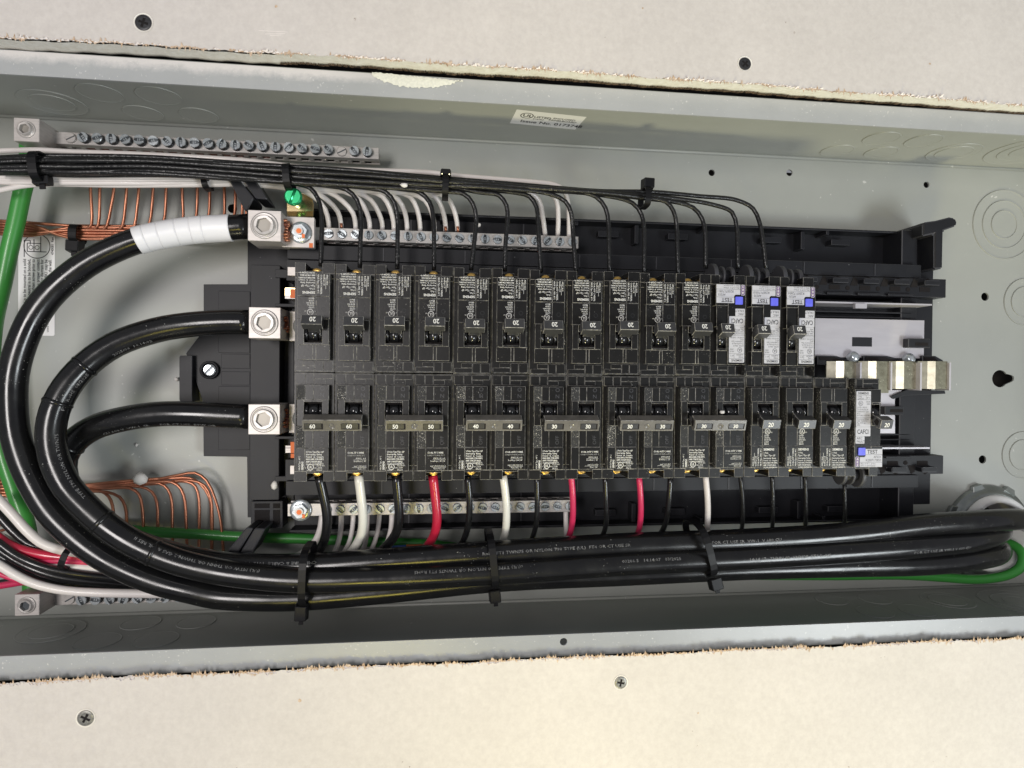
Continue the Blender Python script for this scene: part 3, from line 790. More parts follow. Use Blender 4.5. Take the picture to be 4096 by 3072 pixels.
def slot_screw_mesh():
    b = MB().lathe((0, 0, 0), [(3.6, -1), (3.6, .3), (3.2, .6)], M_bar, 20)
    for s_ in (0, 1):
        b.prism([(3.2 * math.cos(s_ * math.pi + .14 + k * (math.pi - .28) / 8), 3.2 * math.sin(s_ * math.pi + .14 + k * (math.pi - .28) / 8)) for k in range(9)], 0, 1.0, M_bar)
    b.cyl((0, 0), 3.1, 0, .35, M_zincd)
    o = b.build('screw', None, origin=Vector((0, 0, 0))); me = o.data
    bpy.data.objects.remove(o); return me
SLOT = slot_screw_mesh()
def put(me, name, parent, p, a=0.0, tilt=0.0, s=1.0):
    o = bpy.data.objects.new(name, me); col.objects.link(o); o.parent = parent
    o.location = (Vector(p) - ORG[parent.name]) * U; o.rotation_euler = (tilt, 0, a); o.scale = (s, s, s)
    return o
def bar(name, label, x0, x1, y0, y1, z0, z1, xs, mounts, sgn, stubs, cat, group, h=0.6):
    t = thing(name, label, cat, ((x0 + x1) / 2, (y0 + y1) / 2, z0), group)
    b = MB().box(x0, x1, y0, y1, z0 + 7, z1, M_bar)
    ya, yb = (y0 - .2, y1 - 1) if sgn > 0 else (y0 + 1, y1 + .2)
    b.box(x0, x1, ya, yb, z0, z0 + 2.2, M_bar)
    for x in xs: b.box(x - 6.2, x - 2.9, ya, yb, z0 + 2.2, z0 + 7, M_bar)
    o = b.build('bar', t, bevel=.25)
    for i, x in enumerate(xs):
        if i in mounts: put(SLOT, 'mounting_screw', t, (x, (y0 + y1) / 2, z1 + .2), .5)
        else:
            put(SCREW, 'screw', t, (x, (y0 + y1) / 2, z1 + h + rng.uniform(-.3, .4)), rng.uniform(0, math.pi), rng.uniform(-.05, .05), 1.12 if h < 2 else 1.2)
            MB().box(x - 2.4, x + 1.6, ya + .6, yb - .6, z0 + 2.2, z0 + 7, M_copd if i in stubs else M_dark).build('terminal_bore', t)
    return t
NX = [-137.9 + 9.21 * i for i in range(20)]
GX = [-311.6 + 9.06 * i for i in range(23)]
nt = bar('neutral_bar', 'upper silver neutral bar with slotted screws, behind the top row of breakers', -148, 42, 92.2, 101, 22, 35, NX, [], 1, (0, 2, 4, 5, 7, 17, 18), 'terminal bar', 'neutral terminal bars')
nb = bar('neutral_bar', 'lower silver neutral bar starting at a flanged nut, below the bottom breakers', -165, 42, -103, -94.2, 22, 35, NX, [], -1, (1, 3, 4, 5, 19), 'terminal bar', 'neutral terminal bars')
gt = bar('ground_bar', 'upper left ground bar full of screws and copper wires under the black bundle', -324, -104.3, 153.5, 161.8, 14, 27, GX, [0, 20], 1, range(1, 15), 'terminal bar', 'ground terminal bars', h=3.0)
gb = bar('ground_bar', 'lower left ground bar half hidden behind the thick white wire', -324, -104.3, -163.5, -155.2, 14, 27, GX, [0, 20], -1, range(1, 12), 'terminal bar', 'ground terminal bars', h=3.0)
lug_block(gt, *prect(54, 472, 157, 566, 44), 8, 44, 5.6)
lug_block(gb, *prect(58, 2377, 157, 2463, 44), 8, 44, 5.6, open_=True)
p0 = prect(1118, 2018, 1238, 2110, 36)
nut(nb, (-155.8, -98.6), 35.3, 7.6)
# neutral lug with its plate and nut
tn = thing('neutral_lug', 'upper of the three silver lugs, clamping the white taped neutral cable', 'cable lug', (-175, 94, 30), 'main cable lugs')
lug_block(tn, -184.7, -163.7, 84.1, 104.2, 38, 64, 8.7)
pl = MB().box(-166.7, -145.3, 83.6, 104.4, 44, 49, M_alu).build('plate', tn, bevel=.25)
nut(tn, (-154.2, 93.6), 49.3, 7.4)
MB().box(-148.6, -146.2, 83.7, 86.8, 49, 49.3, M_orange).build('torque_mark', tn)
for k in range(26):
    y = 87 + rng.uniform(0, 14); z = 52 + rng.uniform(-3, 5)
    MB().tube([(-165, y, z), (-162 + rng.uniform(0, 1.6), y + rng.uniform(-.5, .5), z + rng.uniform(-.6, .6))], 1.1, M_cop if rng.random() < .7 else M_copd, 6).build('copper_strand', tn)
# bonding strap and green screw
tb = thing('bonding_strap', 'gold bonding strap above the neutral lug', 'bonding strap', (-157, 115, 30))
b = MB(); ppoly(b, [(1146, 862), (1146, 790), (1160, 772), (1230, 772), (1248, 792), (1254, 815), (1254, 862)], 33, 31.5, M_gold)
b.hexa([W(1146, 862, 31.5), W(1254, 862, 31.5), W(1254, 845, 31.5), W(1146, 845, 31.5)], [W(1146, 866, 44), W(1254, 866, 44), W(1254, 845, 33), W(1146, 845, 33)], M_gold)
b.build('strap', tb, bevel=.4)
ts = thing('bonding_screw', 'bright green slotted bonding screw standing out of the gold strap', 'screw', (-157, 115, 33))
p0, p1 = W(1198, 815, 33), W(1172, 786, 60)
dr = (p1 - p0)
b = MB().tube([p0, p0.lerp(p1, .9)], 3.3, M_green, 18); b.build('shank', ts)
ax_ = dr.normalized()
b = MB().lathe(p1, [(3.3, -4), (5.6, -3.4), (5.9, -1), (5.2, 0), (0, .0)], M_green, 24, ax_); b.build('head', ts)
q = Vector((0, 0, 1)).rotation_difference(ax_).to_matrix()
u_, v_ = q @ Vector((.35, .94, 0)).normalized(), q @ Vector((.94, -.35, 0)).normalized()
for s_ in (1, -1):
    pts = []
    for k in range(9):
        t = .2 + k * (math.pi - .4) / 8
        pts.append(u_ * 5.2 * math.cos(t) + v_ * s_ * 5.2 * math.sin(t))
    lo_ = [p1 + x for x in pts]; hi_ = [p1 + x * .92 + ax_ * 1.2 for x in pts]
    if s_ > 0: lo_, hi_ = lo_[::-1], hi_[::-1]
    n = 9; MB().add(lo_ + hi_, [tuple(range(n, 2 * n))] + [(i, (i + 1) % n, n + (i + 1) % n, n + i) for i in range(n)], M_green).build('head_half', ts)
for nm, yc, lab, Yr in (('phase_lug', 30.6, 'middle silver lug clamping the upper black phase cable', (20.4, 40.8)), ('phase_lug', -32.7, 'lowest silver lug clamping the lower black phase cable', (-42.7, -22.8))):
    t = thing(nm, lab, 'cable lug', (-174, yc, 30), 'main cable lugs')
    lug_block(t, -183.8, -163.7, Yr[0], Yr[1], 38, 64, 8.7)
    MB().box(-162, -148, Yr[0] - .5, Yr[1] - .5, 40, 46, M_alu).build('plate', t, bevel=.3)
    nut(t, (-152.3, yc - .5), 46.3, 7.2)
    for k in range(14): 
        y = yc + rng.uniform(-6, 6); z = 50 + rng.uniform(-4, 4)
        MB().tube([(-165, y, z), (-162.2 + rng.uniform(0, .8), y, z)], 1.0, M_copd, 6).build('copper_strand', t)
MB().box(-166, -160, 17, 20, 30, 40, M_alu).build('plate', t) if False else None

# ------------------------------------------------------------------ breakers (local: x across, -y away from the centre seam, z up)
SZ, FZ = 75.5, 81.0                     # shoulder and face heights
BB = dict(bevel=0.16, edge=M_scuff)
def vb(b, u0, u1, v0, v1, z0, z1, m): return b.box(u0, u1, -v1, -v0, z0, z1, m)
def pole_body(t, off=0.0, end='single'):
    b = MB()
    g = 0.22
    vb(b, off + g, off + 25.4 - g, .3, 60.5, 30, SZ, M_blk); vb(b, off + g, off + 8.2, 60.5, 64, 30, SZ, M_blk); vb(b, off + 18.6, off + 25.4 - g, 60.5, 64, 30, SZ, M_blk); vb(b, off + 8.2, off + 18.6, 60.5, 65.2, 71.5, SZ, M_blk)
    # end cheeks round the wire opening
    vb(b, off + g, off + 8.2, 64, 70.4, 30, SZ, M_blk); vb(b, off + 18.6, off + 25.4 - g, 64, 70.4, 30, SZ, M_blk)
    vb(b, off + 8.2, off + 18.6, 60.5, 70.4, 30, 56, M_blk)
    # case seams on the shoulder by the centre line
    o = b.build('body', t, **BB)
    b = MB()
    for (u0, u1, v0, v1) in ((1, 7, .9, 7.2), (7.3, 12.4, .9, 7.2), (12.7, 24.4, .9, 4.0), (12.7, 20, 4.2, 7.2)):
        vb(b, off + u0, off + u1, v0, v1, SZ - .5, SZ + .45, M_blk)
    b.build('shoulder_panels', t, **BB)
    return o
def face_blocks(t, off, two=False):
    """raised face with the toggle window left open"""
    b = MB(); s = 8.0 if two else 11.0
    Z0 = SZ - .3
    # panel nearest the seam
    vb(b, off + 2.6, off + s - .1, 8, 17.4, Z0, FZ - .5, M_blk); vb(b, off + s, off + 12.9, 8, 17.4, Z0, FZ - .4, M_blk); vb(b, off + 13.0, off + 22.6, 8, 17.4, Z0, FZ - .4, M_blk)
    # window surround
    vb(b, off + 3.0, off + 7.2, 17.5, 33.8, Z0, FZ, M_blk); vb(b, off + 18.4, off + 22.4, 17.5, 33.8, Z0, FZ, M_blk)
    vb(b, off + 7.2, off + 18.4, 17.5, 18.8, Z0, FZ, M_blk)
    vb(b, off + 7.2, off + 18.4, 29.2, 33.8, Z0, FZ, M_blk)
    # middle panel
    vb(b, off + 2.6, off + s - .1, 34, 48.2, Z0, FZ - .35, M_blk); vb(b, off + s, off + 12.9, 34, 48.2, Z0, FZ - .35, M_blk); vb(b, off + 13.0, off + 22.6, 34, 48.2, Z0, FZ - .7, M_blk)
    # rating panel
    vb(b, off + 2.6, off + s - .1, 48.4, 63.1, Z0, FZ, M_blk); vb(b, off + s, off + 22.6, 48.4, 63.1, Z0, FZ, M_blk)
    o = b.build('face', t, **BB)
    # sparkling rough left flank of the raised face
    MB().box(off + 2.32, off + 2.58, -63.1, -8, SZ + .1, FZ - .4, M_side).build('rough_flank', o)
    MB().box(off + 2.75, off + (s - .3), -48.0, -34.2, FZ - .36, FZ - .3, M_side).build('rough_patch', o) if two else None
    if two: MB().box(off + 2.75, off + (s - .3), -17.2, -8.2, FZ - .5, FZ - .45, M_side).build('rough_patch', o)
    # dark well and the rocker drum in it
    b = MB(); vb(b, off + 7.2, off + 18.4, 18.8, 29.2, SZ + .02, SZ + .2, M_dark); b.build('toggle_well', t)
    b = MB().cyl((-24.6, 76.6), 4.4, off + 10.2, off + 15.6, M_gloss, 20, axis='x').cyl((-24.6, 76.0), 4.2, off + 7.4, off + 9.6, M_gloss, 20, axis='x').cyl((-24.6, 76.0), 4.2, off + 16.2, off + 18.2, M_gloss, 20, axis='x')
    b.build('rocker', t)
    return o
def handle(t, off, text):
    b = MB()
    # prism: sloping inner face, tilted front face carrying the number
    pr = [(-26.8, 86.4), (-29.6, 92.2), (-35.6, 90.4), (-34.8, 86.2), (-30.2, 83.2)]
    b.prism(pr, off + 5.6, off + 18.2, M_hand, axis='x')
    b.prism([(-24.2, 79), (-25.8, 81.0), (-28.8, 88), (-31.5, 85.5), (-27.5, 78)], off + 8.0, off + 15.4, M_hand, axis='x')
    o = b.build('handle', t, bevel=.22, edge=M_scuff)
    MB().prism([(-28.2, 87.6), (-30.4, 89.8), (-33.2, 88.6), (-33, 86.6), (-30.4, 85)], off + 5.45, off + 5.7, M_dark, axis='x').build('end_hole', o)
    Xv, Yv = Vector((1, 0, 0)), Vector((0, 6.0, 1.8)).normalized()
    nz = Xv.cross(Yv)
    MB().text(text, Vector((off + 9.2 if text == '20' else off + 9.2, -34.2, 90.85)) + nz * .1, 3.0, M_print, X=Xv, Y=Yv, bold=.03, sx=.92).build('print', o)
    return o
def terminal(t, off, z=66):
    b = MB().lathe((off + 13.2, -64.9, z), [(3.7, -1), (3.7, .6), (3.3, 1.0), (.6, 1.1), (.6, .5), (0, .5)], M_brass, 20)
    b.box(off + 9.8, off + 16.6, -65.3, -64.6, z + .95, z + 1.12, M_dark)
    return b.build('terminal_screw', t)
def cul(b, u, v, z, m):
    b.text('UL', (u - 1.15, v - .75, z), 1.6, m, bold=.03, sx=.8)
    circle_line(b, (u, v), 2.0, .35, m, z, 20)
    b.text('c', (u - 3.4, v - .9, z), 1.1, m); b.text('us', (u + 2.2, v - .9, z), 1.1, m)
def single_print(t):
    b = MB(); z = FZ + .06
    y = -51.4
    for s_, h in (('SIEMENS', 1.55), ('1 Pole', 1.2), ('Type / Tipo QP', 1.2), ('Interrupting  Rating', 1.0), ('Pouvoir  de  Coupure', 1.0), ('MAX.RMS.SYM.AMPS.', 1.0), ('AMP.SYM.EFF.MAX.', 1.0), ('10,000 120/240 V~', 1.15)):
        b.text(s_, (11.6, y, z), h, M_print, bold=.035 if h > 1.5 else .01, sx=.80 if h < 1.5 else .95); y -= h + .62
    for k, s_ in enumerate(('AWG | 14-10', 'lb-in/lb-po | 25', 'CU-AL 60/75°C WIRE/FIL', 'HACR Type, SWD, 40°C')):
        b.text(s_, (4.6 + k * 1.85, -62.2, z), 1.05, M_print, ang=math.pi / 2, sx=.78, bold=.01)
    b.box(4.9, 5.05, -60.5, -53, z - .03, z, M_print)
    z = FZ - .28
    cul(b, 14.6, -38.2, z, M_print)
    for k, s_ in enumerate(('LISTED', 'C.B./Disj.', 'ISSUE NO.', 'L-5538', 'E82615')):
        b.text(s_, (12.2, -41.6 - k * 1.45, z), .95, M_print, sx=.85, bold=.01)
    circle_line(b, (6.6, -40.2), 1.4, .3, M_blk2, z, 16)
    b.build('print', t)
def relief(t, off, words):
    """moulded raised lettering"""
    b = MB()
    for w_, u, v, h, a in words: b.text(w_, (off + u, -v, FZ - .22 if v > 30 else FZ - .3), h, M_base2, ang=a)
    b.build('moulded_lettering', t)['kind'] = 'stuff'
def make_single():
    t = thing('single_breaker', 'x', 'circuit breaker')
    pole_body(t); face_blocks(t, 0); handle(t, 0, '20'); terminal(t, 0); single_print(t)
    return t
def make_double(rating, wire, l1, l2, l3, l4):
    t = thing('double_breaker', 'x', 'circuit breaker')
    for off in (0, 25.4):
        pole_body(t, off); face_blocks(t, off, True); terminal(t, off)
        relief(t, off, (('O', 17, 11.4, 2.6, 0), ('N', 17, 15.6, 2.6, 0), ('OFF', 19.6, 46.5, 2.4, math.pi / 2)))
        b = MB()
        b.prism([(-24.2, 79), (-25.8, 81.0), (-28.8, 88), (-31.5, 85.5), (-27.5, 78)], off + 8.0, off + 18.0, M_gloss, axis='x'); b.build('toggle_arm', t)
    b = MB()
    x0, x1 = 8.3, 44.4
    b.prism([(-26.4, 86.2), (-29.6, 92.4), (-36.6, 90.3), (-35.8, 86.0), (-31, 83.2)], x0, x1, M_tie, axis='x')
    o = b.build('tie_bar', t, bevel=.25, edge=M_scuff)
    MB().prism([(-28.0, 87.4), (-30.2, 89.8), (-34.0, 88.6), (-33.8, 86.6), (-31, 85)], x0 - .12, x0 + .1, M_dark, axis='x').build('end_hole', o)
    Yv = Vector((0, 7.0, 2.1)).normalized(); Xv = Vector((1, 0, 0)); nz = Xv.cross(Yv)
    p0 = Vector((0, -36.6, 90.3))
    def onface(u, s_, h): return p0 + Xv * u + Yv * s_ + nz * h
    for u0 in (x0 + 1.2, x1 - 12.6):
        # window frame and the handle tip behind it
        b = MB(); q = [onface(u0, 1.1, .05), onface(u0 + 11.4, 1.1, .05), onface(u0 + 11.4, 5.0, .05), onface(u0, 5.0, .05)]
        b.add(q, [(0, 1, 2, 3)], M_dark); b.build('window', o)
        b = MB(); q = [onface(u0 + .3, 1.7, .1), onface(u0 + 10.4, 1.7, .1), onface(u0 + 10.4, 4.9, .1), onface(u0 + .3, 4.9, .1)]
        b.hexa(q, [p + nz * .3 for p in q], M_hand); w_ = b.build('handle_tip', o)
        MB().text(str(rating), onface(u0 + 3.2, 1.95, .45), 2.6, M_print, X=Xv, Y=Yv, bold=.03, sx=.95).build('print', w_)
    b = MB(); c = onface((x0 + x1) / 2, 3.2, 0)
    b.lathe(c, [(2.0, 0), (2.0, .12), (1.6, .14), (1.5, .05), (0, .05)], M_tie, 20, nz); b.build('ejector_mark', o)
    b = MB(); z = FZ + .06; y = -51.2
    for s_ in ('2 Poles Type/Tipo QP', 'Interrupting  Rating', 'Pouvoir  de  Coupure', 'MAX.RMS.SYM.AMPS.', 'AMP.SYM.EFF.MAX.', '10,000 120/240 V~'):
        b.text(s_, (8.7, y, z), 1.08, M_print, sx=.80, bold=.015); y -= 1.58
    cul(b, 11.6, -61.0 + .6, z, M_print); b.text('LISTED', (9.2, -62.9, z), .85, M_print, sx=.85)
    for k, s_ in enumerate(('C.B./Disj.', 'ISSUE NO.', 'L-5538', 'E82615')): b.text(s_, (15.4, -58.6 - k * 1.42, z), 1.0, M_print, sx=.82)
    b.text('HACR Type, 40°C', (5.2, -62.4, z), 1.05, M_print, ang=math.pi / 2, sx=.8); b.text('SIEMENS', (7.2, -62.4, z), 1.25, M_print, ang=math.pi / 2, sx=.85, bold=.03)
    o_ = 25.4
    b.text('CU-AL %s WIRE' % wire, (o_ + 9.2, -51.9, z), 1.1, M_print, sx=.82, bold=.015); b.text('CONDUCTOR/FIL %s' % wire, (o_ + 9.0, -53.6, z), .95, M_printd, sx=.8)
    b.text(l1, (o_ + 20.6, -55.5, z), 1.0, M_print, align='r', sx=.9); b.text(l2, (o_ + 20.6, -57.3, z), 1.0, M_print, align='r', sx=.85)
    b.text(l3, (o_ + 21, -60.5, z), 1.0, M_print, align='r', sx=.85); b.text(l4, (o_ + 20.4, -62.2, z), 1.0, M_print, align='r', sx=.85)
    b.box(o_ + 13, o_ + 21, -56.02, -55.9, z - .02, z, M_print).box(o_ + 12, o_ + 21.2, -60.95, -60.83, z - .02, z, M_print)
    b.build('print', t)
    return t
def make_afci(serial, flip_pig=False):
    t = thing('arc_fault_breaker', 'x', 'circuit breaker')
    pole_body(t)
    b = MB(); Z0 = SZ - .3; Z1 = FZ + .8
    vb(b, 2.8, 15.4, 8, 63.1, Z0, Z1, M_blk)
    vb(b, 15.4, 23.2, 8, 17.4, Z0, FZ - .2, M_blk); vb(b, 15.4, 16.2, 17.5, 33.8, Z0, FZ, M_blk); vb(b, 22.2, 23.0, 17.5, 33.8, Z0, FZ, M_blk)
    vb(b, 16.2, 22.2, 17.5, 18.8, Z0, FZ, M_blk); vb(b, 16.2, 22.2, 29.2, 33.8, Z0, FZ, M_blk)
    vb(b, 15.4, 23.2, 34, 48.2, Z0, FZ - .3, M_blk); vb(b, 15.4, 24.2, 48.4, 63.1, Z0, Z1, M_blk)
    o = b.build('face', t, **BB)
    MB().box(2.5, 2.78, -63.1, -.5, SZ + .1, FZ + .4, M_side).build('rough_flank', o)
    b = MB(); vb(b, 16.2, 22.2, 18.8, 29.2, SZ + .02, SZ + .2, M_dark); b.build('toggle_well', t)
    MB().cyl((-24.6, 76.6), 4.4, 16.4, 22.0, M_gloss, 20, axis='x').build('rocker', t)
    b = MB(); b.prism([(-26.4, 86.4), (-29.2, 92.6), (-35.4, 90.6), (-34.6, 86.2), (-30.2, 82.6)], 15.2, 24.4, M_hand, axis='x')
    b.prism([(-24.2, 79), (-25.8, 81.0), (-28.8, 88), (-31.5, 85.5), (-27.5, 78)], 16.8, 21.6, M_hand, axis='x')
    h = b.build('handle', t, bevel=.3, edge=M_scuff)
    MB().prism([(-28.2, 87.6), (-30.2, 89.8), (-33.2, 88.6), (-33, 86.6), (-30.4, 84.6)], 15.05, 15.3, M_dark, axis='x').build('end_hole', h)
    Xv, Yv = Vector((1, 0, 0)), Vector((0, 6.2, 2.0)).normalized(); nz = Xv.cross(Yv)
    MB().text('20', Vector((18.0, -34.0, 91.1)) + nz * .12, 3.0, M_print, X=Xv, Y=Yv, bold=.02, sx=.9).build('print', h)
    zl = Z1 + .04
    # long rating label: from the seam outwards
    lb = MB().prism(roundrect(3.6, 14.6, -34.6, -9.4, .6), zl - .05, zl + .12, M_label).build('rating_label', t)
    z = zl + .16; b = MB()
    b.text('SIEMENS', (4.6, -11.6, z), 1.55, M_ink, bold=.03, sx=1.0)
    b.box(3.6, 14.6, -12.3, -12.15, z - .02, z, M_ink).box(10.9, 11.05, -15.4, -12.3, z - .02, z, M_ink).box(3.6, 14.6, -15.5, -15.35, z - .02, z, M_ink).box(3.6, 14.6, -28.2, -28.05, z - .02, z, M_ink)
    b.text('TYPE', (4.4, -13.8, z), 1.1, M_ink, sx=.95); b.text('QAF2N', (4.4, -15.2, z), 1.1, M_ink, sx=.95); b.text('40°C', (11.3, -14.6, z), 1.1, M_ink, sx=.8)
    b.text('UL', (5.7, -18.7, z), 1.6, M_ink, bold=.02, sx=.8); circle_line(b, (6.9, -18.0), 1.75, .25, M_ink, z, 20)
    b.text('HACR', (11.0, -17.4, z), 1.0, M_ink, sx=.8); b.text('SWD', (11.4, -19.0, z), 1.0, M_ink, sx=.8)
    for k, s_ in enumerate(('LISTED  E82615', 'Circuit Breaker &', 'Combination Type', 'AFCI', 'ISSUE NO. 0187183', '', 'Interrupting Rating', '10kA 120/240V~', 'Max. RMS Sym.', '60Hz')):
        if s_: b.text(s_, (4.1, -21.4 - k * 1.42 + (.4 if k > 5 else 0), z), 1.05, M_ink, sx=.78)
    b.build('print', lb)
    lb = MB().prism(roundrect(3.4, 14.6, -41.2, -34.7, .5), zl - .05, zl + .13, M_label).build('type_label', t)
    MB().text('CAFCI', (4.5, -39.5, z + .02), 3.1, M_ink, sx=.70, bold=.012).build('print', lb)
    lb = MB().prism(roundrect(3.4, 10.2, -46.4, -41.3, .4), zl - .05, zl + .12, M_label).build('type_label', t)
    MB().text('ARC', (4.2, -43.4, z), 1.6, M_ink, sx=.95).text('FAULT', (4.2, -45.7, z), 1.6, M_ink, sx=.92).build('print', lb)
    MB().prism(roundrect(5.2, 10.6, -54.6, -49.2, .5), zl, zl + 1.0, M_blue).build('test_button', t, bevel=.2)
    pl_ = MB().prism(roundrect(3.4, 6.4, -63.2 + .4, -55.6, .9), zl, zl + .1, M_label).prism(roundrect(3.65, 6.15, -62.5, -55.9, .8), zl + .1, zl + .2, M_purp).build('date_pill', t)
    MB().text('A', (4.3, -58.0, zl + .25), 1.5, M_print, bold=.03).text('0', (4.4, -60.1, zl + .25), 1.5, M_print, bold=.03).text('3', (4.4, -62.2, zl + .25), 1.5, M_print, bold=.03).build('print', pl_)
    lb = MB().prism([(11.2, -50.2), (23.9, -50.2), (23.9, -62.9), (6.9, -62.9), (6.9, -56.0), (10.2, -56.0), (11.2, -55.2)], zl - .05, zl + .12, M_label).build('serial_label', t)
    b = MB(); b.text('TEST', (12.4, -53.5, z), 2.7, M_ink, sx=.95, bold=.025); b.box(11.2, 23.9, -54.3, -54.15, z - .02, z, M_ink)
    b.text('AF233', (22.6, -56.6, z), 1.5, M_ink, align='r', sx=.95); b.text(serial, (23.0, -58.9, z), 1.6, M_ink, align='r', sx=.92); b.box(6.9, 23.9, -59.7, -59.55, z - .02, z, M_ink)
    b.text('Wire 60-75°C  25 lb-in', (7.4, -61.1, z), 1.0, M_ink, sx=.85); b.text('AWG. CU #14-8 AL#12-8', (7.4, -62.5, z), .9, M_ink, sx=.8)
    b.build('print', lb)
    # pigtail spools at the wire end
    for u, r_, th in ((4.0, 7.6, 3.0), (11.2, 7.8, 1.8), (17.2, 9.6, 3.2)):
        MB().cyl((-71.0, 62), r_, u, u + th, M_base2, 26, axis='x').build('spool', t, bevel=.35, edge=M_base2)
    MB().cyl((-71.0, 63), 5.0, 5, 19, M_base, 18, axis='x').build('spool', t)
    return t
S0 = make_single()
usedS = False
singles = []
def place(tree, top, i):
    place_(tree, top, i)
    tree.location.z = rng.uniform(-.45, .45) * U; tree.rotation_euler.z += rng.uniform(-.0022, .0022); tree.rotation_euler.x = rng.uniform(-.004, .004)
    return tree
def place_(tree, top, i):
    if top:
        tree.location = Vector((-152.4 + 25.4 * (i + 1), -1.7, 0)) * U; tree.rotation_euler = (0, 0, math.pi)
    else:
        tree.location = Vector((-152.4 + 25.4 * i, -1.7, 0)) * U; tree.rotation_euler = (0, 0, 0)
    return tree
for i in range(11):
    t = S0 if i == 0 else copy_tree(S0)
    place(t, True, i)
    where = 'leftmost breaker of the top row' if i == 0 else '%s breaker from the left in the top row' % ORD[i]
    if i == 10: where = 'last of the top row before the white labels'
    tag(t, 'single pole breaker marked 20, ' + where, 'circuit breaker', 'single pole breakers')
for i in range(3):
    t = copy_tree(S0); place(t, False, 12 + i)
    tag(t, 'bottom row single pole breaker marked 20, %s' % ('next to a 30 tie bar', 'middle of the three singles', 'next to the white labelled breaker')[i], 'circuit breaker', 'single pole breakers')
for i, (r_, args) in enumerate((
    (60, ('75°C', 'AWG |  6-4', 'lb-in/lb-po |  45', 'mm² | 13,3-21,2', 'N.m |  5,1   ')),
    (50, ('75°C', 'AWG | 8 | 6-4', 'lb-in/lb-po | 40 | 45', 'mm² | 8,4 |13,3-21,2', 'N.m | 4,5 |  5,1   ')),
    (40, ('60/75°C', 'AWG | 8 | 6-4', 'lb-in/lb-po | 40 | 45', 'mm² | 8,4 |13,3-21,2', 'N.m | 4,5 |  5,1   ')),
    (30, ('60/75°C', 'AWG |14-8', 'lb-in/lb-po |  25', 'mm² | 2,1-13,3', 'N.m |  2,8   ')))):
    t = make_double(r_, *args); place(t, False, 2 * i)
    if r_ == 30: D30 = t
    tag(t, 'black double pole breaker with tie bar marked %s' % {60: 'sixty (60), at the left end', 50: 'fifty (50), fed by black and red wires', 40: 'forty (40), fed by black and white wires', 30: 'thirty (30), nearest to the forty'}[r_], 'circuit breaker', 'double pole breakers')
for k in (1, 2):
    t = copy_tree(D30); place(t, False, 6 + 2 * k)
    tag(t, 'black double pole breaker marked 30, %s' % ('the middle one of three', 'rightmost, beside the single breakers')[k - 1], 'circuit breaker', 'double pole breakers')
for i, ser in enumerate(('R2507171811', 'R2507171810', 'K2507172854')):
    t = make_afci(ser); place(t, True, 11 + i)
    tag(t, ('leftmost arc fault breaker of the top row, plaster crumbs on its blue button', 'middle arc fault breaker of the three in the top row', 'rightmost arc fault breaker of the top row, beside the bare bus plate')[i], 'circuit breaker', 'arc fault breakers')
t = make_afci('K2507172853')
place(t, False, 15)
tag(t, 'arc fault breaker with white CAFCI label in the bottom row, far right', 'circuit breaker', 'arc fault breakers')

# ------------------------------------------------------------------ wires
def wire(name, label, pts, r, m, group=None, cat='wire', n=10, step=4.0, extra=None):
    P = spline(wl(pts), step)
    o = MB().tube(P, r, m, n).build(name)
    tag(o, label, cat, group)
    return o
def root_of(o): return o
# black branch wires of the top row: y on the left at x = 0, 300, 600, 900, 1150, then own bend points
TOPB = [  # lane (0 top .. 1 bottom), depth lane, bend points (px, py)
    (0.97, 0, [(1190, 736), (1240, 752), (1272, 795), (1287, 870), (1286, 960), (1283, 1065)]),
    (0.93, 1, [(1320, 744), (1385, 758), (1428, 800), (1444, 870), (1442, 960), (1439, 1070)]),
    (0.90, 2, [(1470, 752), (1542, 768), (1578, 812), (1590, 880), (1590, 960), (1589, 1075)]),
    (0.80, 0, [(1600, 756), (1676, 768), (1718, 808), (1734, 880), (1736, 960), (1736, 1080)]),
    (0.86, 2, [(1780, 766), (1855, 776), (1890, 812), (1905, 870), (1898, 960), (1884, 1080)]),
    (0.72, 1, [(1925, 770), (1995, 781), (2026, 822), (2030, 880), (2023, 960), (2019, 1085)]),
    (0.64, 0, [(2070, 772), (2118, 786), (2146, 828), (2152, 890), (2156, 970), (2164, 1090)]),
    (0.60, 2, [(2200, 776), (2262, 806), (2284, 850), (2290, 905), (2296, 990), (2304, 1090)]),
    (0.50, 1, [(2290, 764), (2384, 787), (2422, 832), (2434, 894), (2436, 980), (2438, 1090)]),
    (0.42, 0, [(2390, 778), (2530, 812), (2567, 860), (2576, 924), (2577, 1000), (2576, 1095)]),
    (0.30, 2, [(2580, 792), (2662, 806), (2694, 844), (2706, 900), (2709, 980), (2713, 1100)]),
    (0.34, 1, [(2600, 796), (2690, 806), (2772, 830), (2808, 874), (2820, 930), (2822, 1072)]),
    (0.16, 1, [(2610, 784), (2700, 794), (2845, 817), (2928, 849), (2947, 910), (2950, 980), (2952, 1075)]),
    (0.06, 0, [(2610, 768), (2800, 785), (2945, 800), (3012, 834), (3038, 889), (3050, 960), (3065, 1080)]),
]
BX = [(-20, 616, 700), (150, 610, 702), (300, 613, 708), (600, 622, 706), (900, 640, 722), (1150, 652, 740), (1450, 668, 757), (1750, 700, 768), (2000, 724, 776), (2200, 742, 786), (2400, 757, 794), (2590, 766, 794)]
